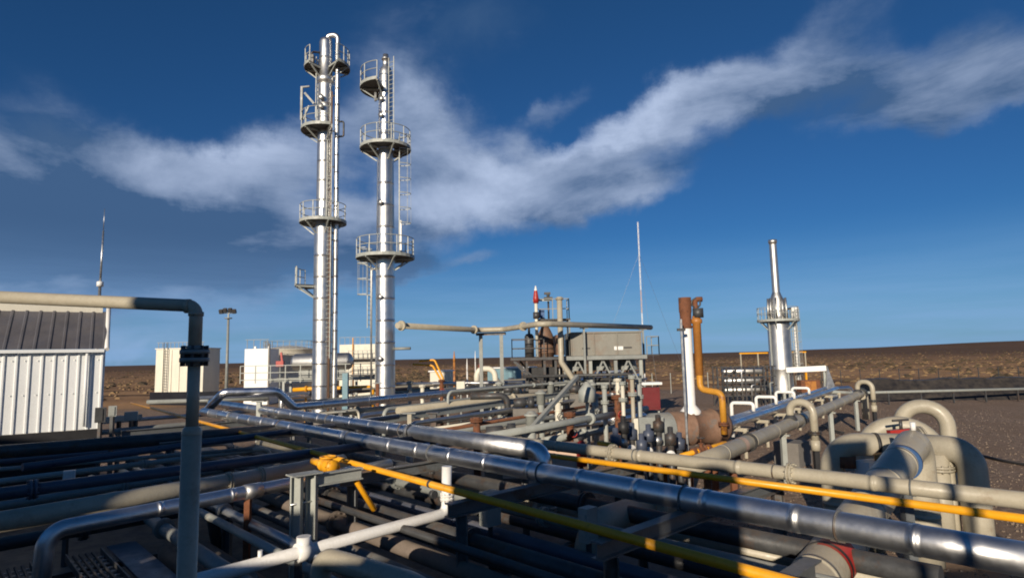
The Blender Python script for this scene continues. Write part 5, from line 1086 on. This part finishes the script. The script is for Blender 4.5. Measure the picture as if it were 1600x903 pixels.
for i, (x, y) in enumerate(tall):
    p = at(x, y, 21 + i * .7); h = at(x, 588 + 5 * i, 21 + i * .7).z; o = MB().cyl((p.x, p.y, 0), (p.x, p.y, h), .07 + .02 * (i % 2), n=12).build('upright_pipe', ['beige_paint', 'pale_steel', 'cream_paint', 'pale_steel'][i]); tag(o, ['beige upright pipe nearest the red panel', 'grey upright pipe next to the beige one by the red panel', 'cream upright pipe left of the two by the red panel', 'grey upright pipe by the pale drum, left of the others'][i], 'pipe'); flange_part(o, (p.x, p.y, h - .6), UPZ, .16, 'pale_steel'); flange_part(o, (p.x, p.y, h - .02), UPZ, .13, 'pale_steel')
# big white U above silver pipe end
z = 2.75; a, b = onz(930, 588, z), onz(970, 584, z); pipe('white_bridge_pipe', 'white pipe bridging low over the end of the jogged silver pipe', 'pipe', [a - UPZ * .5, a + UPZ * .25, b + UPZ * .25, b - UPZ * .5], .12, 'white_paint', .25, n=16)
# red panel and its sign
p = at(1016, 622, 31); t = thing('fire_cabinet', Vector((p.x, p.y, 0)), 'dark red fire cabinet with white canopy right of the cooler', 'cabinet')
MB().box((p.x, p.y, p.z), (.85, .6, 1.1)).build('case', 'dark_red_paint', t); MB().box((p.x, p.y - .1, p.z + .75), (1.0, .9, .12)).build('canopy', 'white_paint', t); MB().box((p.x, p.y - .31, p.z), (.7, .03, .9)).build('door', 'dark_red_paint', t)
for k in (-.4, .4): MB().bar((p.x + k, p.y, 0), (p.x + k, p.y, p.z + .7), .08).build('post', 'pale_steel', t)
# pale drum shape by the girder
p = at(917, 612, 25); o = MB().lathe((p.x, p.y, p.z - .4), [(0, 0), (.36, 0), (.36, .45), (.08, .8), (0, .82)], 7).build('weather_hood', 'pale_steel'); tag(o, 'pale tapered hood on a post above the girder', 'hood'); MB().bar((p.x, p.y, 0), (p.x, p.y, p.z - .4), .14).build('post', 'pale_steel', o)
# clutter of small process gear between the girders: every piece its own thing
kinds = ['squat grey pot', 'grey flanged stub', 'cream flanged stub', 'rusty stub with collar', 'pale box on a thin leg', 'dark pump with motor']
places = ['behind the pale girder', 'beneath the jogged silver pipe', 'under the cooler block', 'in front of the cooler legs', 'right of the shorter tower']
random.seed(5); cnt = 0
spots = [(640, 690, 21), (664, 684, 21), (690, 688, 20.5), (745, 672, 20), (765, 668, 21), (785, 680, 19), (830, 652, 22), (850, 648, 23), (872, 640, 24), (890, 648, 22), (770, 640, 27), (820, 625, 28), (845, 620, 28), (930, 628, 26), (950, 622, 27), (965, 636, 23), (985, 622, 28), (905, 600, 33), (925, 596, 34), (945, 600, 33), (965, 596, 34), (985, 600, 33), (820, 590, 36), (840, 592, 37), (860, 590, 36), (640, 600, 40), (660, 606, 38), (690, 604, 40), (720, 606, 38), (800, 602, 36), (780, 600, 38)]
for i, (x, y, D) in enumerate(spots):
    if i in (1, 4, 7, 10, 14, 16, 19, 22): continue
    p = at(x, y, D); k = i % 6; side = 'left' if x < 720 else 'right' if x > 880 else 'middle'
    where = places[1] if D < 22 else places[0] if D < 29 else (places[4] if x < 730 else places[2] if x > 880 else places[3])
    lb = '%s %s' % (kinds[k], where); g = '%s items %s' % (kinds[k], where)
    nm = ['pot', 'flanged_stub', 'flanged_stub', 'collared_stub', 'instrument_box', 'motor_pump'][k]; ct = ['vessel', 'pipe', 'pipe', 'pipe', 'cabinet', 'pump'][k]
    t = thing(nm, Vector((p.x, p.y, 0)), lb, ct, g); zt = min(p.z + random.uniform(.1, .5), 3.2)
    m = ['pale_steel', 'pale_steel', 'cream_paint', 'rust', 'cream_paint', 'dark_steel'][k]
    if k == 0: MB().lathe((p.x, p.y, zt - .8), [(0, 0), (.2, .0), (.2, .45), (.26, .46), (.26, .52), (.2, .53), (.12, .62), (0, .64)], 18).build('shell', m, t); MB().cyl((p.x, p.y, 0), (p.x, p.y, zt - .8), .14, n=12).build('pedestal', 'pale_steel', t)
    elif k in (1, 2, 3): MB().cyl((p.x, p.y, 0), (p.x, p.y, zt), .12, n=14).build('pipe_body', m, t); flange_part(t, (p.x, p.y, zt - .1), UPZ, .22, m); valve(t, (p.x, p.y, zt - .7), UPZ, .1, m, 'red_paint' if k == 3 else 'dark_steel', Vector((.2, -1, 0)).normalized(), .4)
    elif k == 4: MB().box((p.x, p.y, zt - .25), (.5, .3, .5)).build('case', m, t); MB().bar((p.x, p.y, 0), (p.x, p.y, zt - .5), .08).build('leg', 'grey_paint', t)
    else: MB().lathe((p.x - .5, p.y, zt - .4), [(0, 0), (.2, 0), (.22, .5), (.12, .55), (.12, .65), (.28, .66), (.28, .9), (0, .92)], 18, (1, .1, 0)).build('motor', m, t); MB().box((p.x, p.y, (zt - .65) / 2), (1.1, .5, zt - .65)).build('base_block', 'concrete', t)
# far cabins, stairs and markers seen between tower and cooler
for i, (x0, x1, y0, y1, D, m, lb) in enumerate(((762, 815, 575, 592, 62, 'teal_paint', 'low blue-grey site cabin far behind the portal frame'), (818, 838, 574, 590, 66, 'white_paint', 'small white site cabin left of the access platform legs'), (672, 704, 580, 592, 58, 'cream_paint', 'small cream site cabin behind the yellow stair'), (845, 880, 578, 592, 64, 'cream_paint', 'cream site cabin glimpsed under the access platform'))):
    a, b = at(x0, y1, D), at(x1, y1, D); zt = at(x0, y0, D).z; t = thing('site_cabin', Vector(((a.x + b.x) / 2, D + 1.2, 0)), lb, 'cabin'); w = b.x - a.x
    MB().box(((a.x + b.x) / 2, D + 1.2, zt / 2), (w, 2.4, zt - .1)).build('wall', m, t); MB().box(((a.x + b.x) / 2, D + 1.2, zt), (w + .3, 2.7, .12)).build('roof', 'white_paint', t)
    for k in (.25, .7): MB().box((a.x + w * k, D - .01, zt * .62), (w * .18, .05, .6)).build('window', 'navy_paint', t)
a, b = at(655, 564, 52), at(679, 562, 52); c = at(692, 590, 51.5)
pipe('yellow_pipe', 'pale yellow pipe bent down like a stair rail right of the shorter tower', 'pipe', [a, b, c, c - UPZ * 1.5], .085, 'yellow_paint', .3, n=12)
a, b = at(645, 569, 52), at(676, 571, 52); c = at(688, 592, 51.5)
pipe('yellow_pipe', 'lower of two pale yellow bent pipes right of the shorter tower', 'pipe', [a, b, c, c - UPZ * 1.5], .085, 'yellow_paint', .3, n=12)
for i, (x, y0, D, r, m, lb) in enumerate(((752, 557, 50, .1, 'red_paint', 'red pointed marker on a stand left of the portal frame'), (710, 548, 66, .13, 'orange_paint', 'thin orange marker pole in front of the plain'), (743, 548, 70, .06, 'white_paint', 'thin white pole beside the portal frame'), (730, 560, 58, .07, 'white_paint', 'short white pole left of the red marker'))):
    p = at(x, 590, D); h = at(x, y0, D).z; t = thing('marker_pole', Vector((p.x, p.y, 0)), lb, 'marker'); MB().cyl((p.x, p.y, 0), (p.x, p.y, h - 1.2), r, n=10).build('post', 'rust' if i == 0 else m, t)
    MB().lathe((p.x, p.y, h - 1.2), [(0, 0), (r * 2.2 if i == 0 else r, .02), (r * 2.2 if i == 0 else r, .4), (.02, 1.2)], 12).build('tip', m, t)
    if i == 0: MB().box((p.x - .2, p.y - .1, h - 1.6), (.5, .3, .7)).build('box', 'red_paint', t)
p = at(757, 588, 48); z = 3.1; pipe('white_bend_pipe', 'pale curved pipe bend between the portal legs and the red marker', 'pipe', [p - Vector((.6, 0, .6)), Vector((p.x - .6, p.y, z + .55)), Vector((p.x + .8, p.y, z + .5)), Vector((p.x + 1.0, p.y, .6))], .22, 'cream_paint', .6, n=18)
# skid pipes behind the rack, left half
for i, (x0, y0, x1, y1, z, r, m, lb) in enumerate(((300, 622, 640, 607, 2.3, .12, 'navy_paint', 'dark pipe in front of the horizontal drum skid'), (460, 652, 640, 634, 2.1, .14, 'beige_paint', 'beige pipe under the jogged silver pipe'), (620, 600, 835, 597, 2.6, .13, AL, 'thin silver pipe between the shorter tower and the cooler'), (230, 628, 420, 622, 2.0, .14, 'grey_paint', 'grey pipe left of the raised jog'))):
    pipe('process_pipe', lb, 'pipe', [onz(x0, y0, z), onz(x1, y1, z)], r, m, n=16, flanges=[(0, .5)])
for i, (x, y, D) in enumerate(((405, 628, 24.5), (533, 622, 25.5), (540, 598, 30), (640, 634, 24), (590, 605, 34))):
    p = at(x, y, D); t = thing('pipe_stand', Vector((p.x, p.y, 0)), ['stand under the raised jog of the silver pipe', 'dark stand in front of the yellow header', 'dark thick valve stand right of the yellow header', 'beige stand under the jogged silver pipe, right of the jog', 'brown stand at the foot of the shorter tower'][i], 'pipe support'); h = [2.95, 2.4, 3.9, 2.4, 3.2][i]
    MB().bar((p.x, p.y, 0), (p.x, p.y, h), .16 if i != 2 else .26).build('post', ['pale_steel', 'dark_steel', 'teal_paint', 'beige_paint', 'rust'][i], t); MB().box((p.x, p.y, h + .02), (.5, .3, .04)).build('saddle', 'grey_paint', t)

# ------------------------------------------------------------------ gooseneck vent in front
def gooseneck():
    D = 4.5; a = at(306, 478, D); z1 = a.z; e = at(-120, 459, D + .15); f = at(297, 690, D); g = at(299, 556, D)
    x = f.x; y = D; m = 'beige_paint'
    t = thing('gooseneck_vent', Vector((x, y, 0)), 'upright pipe in the left foreground with bolted flange and long horizontal arm', 'vent pipe')
    zc = at(299, 672, D).z
    MB().tube([Vector((e.x, e.y, e.z)), Vector((x + .01, y, z1)), Vector((x + .01, y, g.z + .045))], .047, .075, 22).build('arm', m, t)
    MB().cyl((x + .01, y, g.z - .045), (x + .01, y, zc), .043, n=22).build('neck', m, t)
    MB().lathe((x + .01, y, zc - .03), [(.044, .06), (.06, .045), (.068, .02), (.068, -.0)], 22).build('reducer', m, t)
    MB().cyl((x + .01, y, zc - .03), (x + .01, y, 0), .066, n=26).build('riser', m, t)
    for k, s_ in ((1, 'upper'), (-1, 'lower')):
        b = MB(); b.cyl((x + .01, y, g.z + k * .014), (x + .01, y, g.z + k * .044), .1, n=28); b.cyl((x + .01, y, g.z + k * .044), (x + .01, y, g.z + k * .075), .062, .05, n=22); b.build('flange', 'grey_paint', t)
    b = MB()
    for i in range(8): an = i * .785 + .3; b.cyl((x + .01 + math.cos(an) * .083, y + math.sin(an) * .083, g.z - .075), (x + .01 + math.cos(an) * .083, y + math.sin(an) * .083, g.z + .075), .011, n=6)
    b.build('bolts', 'dark_steel', t); MB().cyl((x + .01, y, g.z - .013), (x + .01, y, g.z + .013), .07, n=20).build('gasket', 'black_rubber', t)
    b = MB(); b.cyl((x - .035, y, z1), (x - .07, y, z1 - .0), .053, n=22); b.cyl((x + .01, y, z1 - .045), (x + .01, y, z1 - .075), .053, n=22); b.build('elbow_socket', m, t)
gooseneck()

# ------------------------------------------------------------------ unseen shapes added behind the viewpoint to throw the long shadows
def behind():
    ry = -math.pi / 2 + math.atan2(SDIR.x, SDIR.y) + math.pi / 2          # square to the sun: seen edge-on from the shadows
    S = Vector((SDIR.x, SDIR.y, 0)).normalized(); W = Vector((-S.y, S.x, 0))
    def place(x): return Vector((x, -4.0, 0))
    def block(name, label, cat, x0, x1, z0, z1, dep, m):
        p0, p1 = place(x0), place(x1); b = MB(); q = [p0, p1, p1 + S * dep, p0 + S * dep]
        b.add([w + UPZ * z0 for w in q] + [w + UPZ * z1 for w in q], [(0, 3, 2, 1), (4, 5, 6, 7), (0, 1, 5, 4), (1, 2, 6, 5), (2, 3, 7, 6), (3, 0, 4, 7)]); o = b.build(name, m); tag(o, label, cat); return o
    o = block('low_shadow_block', 'low brown block added unseen behind the viewpoint to cast shadow', 'building', -8.6, -2.5, 0, 5.65, 5, 'brick_brown')
    block('mid_shadow_block', 'brown block added unseen to cast shadow, beside the warehouse', 'building', -11.5, -8.61, 0, 6.42, 5, 'brick_brown'); MB().bar(place(-7.5) + Vector((0, .04, 1.05)), place(-6.5) + Vector((0, .04, 1.05)), .06, 2.1, UPZ).build('door', 'grey_paint', o)
    o = block('tall_shadow_block', 'added, unseen warehouse behind the viewpoint to the left', 'building', -30, -11.65, 0, 9.3, 6, 'brick_brown')
    block('wing_shadow_block', 'lower brown block added unseen to the right for its shadow', 'building', -2.49, 5.5, 0, 5.2, 5, 'brick_brown')
    block('shadow_bar', 'square unseen bar added to cast shadow, off the warehouse side', 'duct', -11.64, -10.2, 7.25, 8.6, .8, 'galvanized')
    for i, (xa, xb, za, zb) in enumerate(((.5, 1.45, 7.2, 8.02), (3.1, 4.6, 6.75, 8.2))):
        e = block('raised_shadow_box', ['square unseen box on legs, added to cast shadow at the left', 'square unseen box on legs, added to cast shadow at the right'][i], 'tank', xa, xb, za, zb, 1.2, 'pale_steel')
        for f in (xa + .1, xb - .1): q = place(f) + S * .6; MB().bar(q + UPZ * 5.21, q + UPZ * (za - .003), .1).build('leg', 'dark_steel', e); MB().bar(place(-16) + Vector((0, .04, 2)), place(-12.5) + Vector((0, .04, 2)), .06, 4, UPZ).build('door', 'grey_paint', o)
    block('roof_shadow_box', 'grey box added unseen on the low block to cast shadow', 'cabin', -4.9, -2.51, 5.66, 6.95, 1.6, 'pale_steel')
    t = MB().lathe(place(-5.27) + UPZ * 5.66 + S * .7, [(.62, 0), (.62, 3.0), (.45, 3.3), (0, 3.4)], 28).build('shadow_drum', 'cream_paint'); tag(t, 'upright drum shape added unseen on the low block for its shadow', 'vessel')
    t = MB().lathe(place(-2.0) + UPZ * 5.21 + S * .5, [(.45, 0), (.45, 1.65), (.3, 1.95), (0, 2.0)], 24).build('shadow_dome', 'galvanized'); tag(t, 'domed cylinder added unseen to cast a rounded shadow', 'vent')
behind()
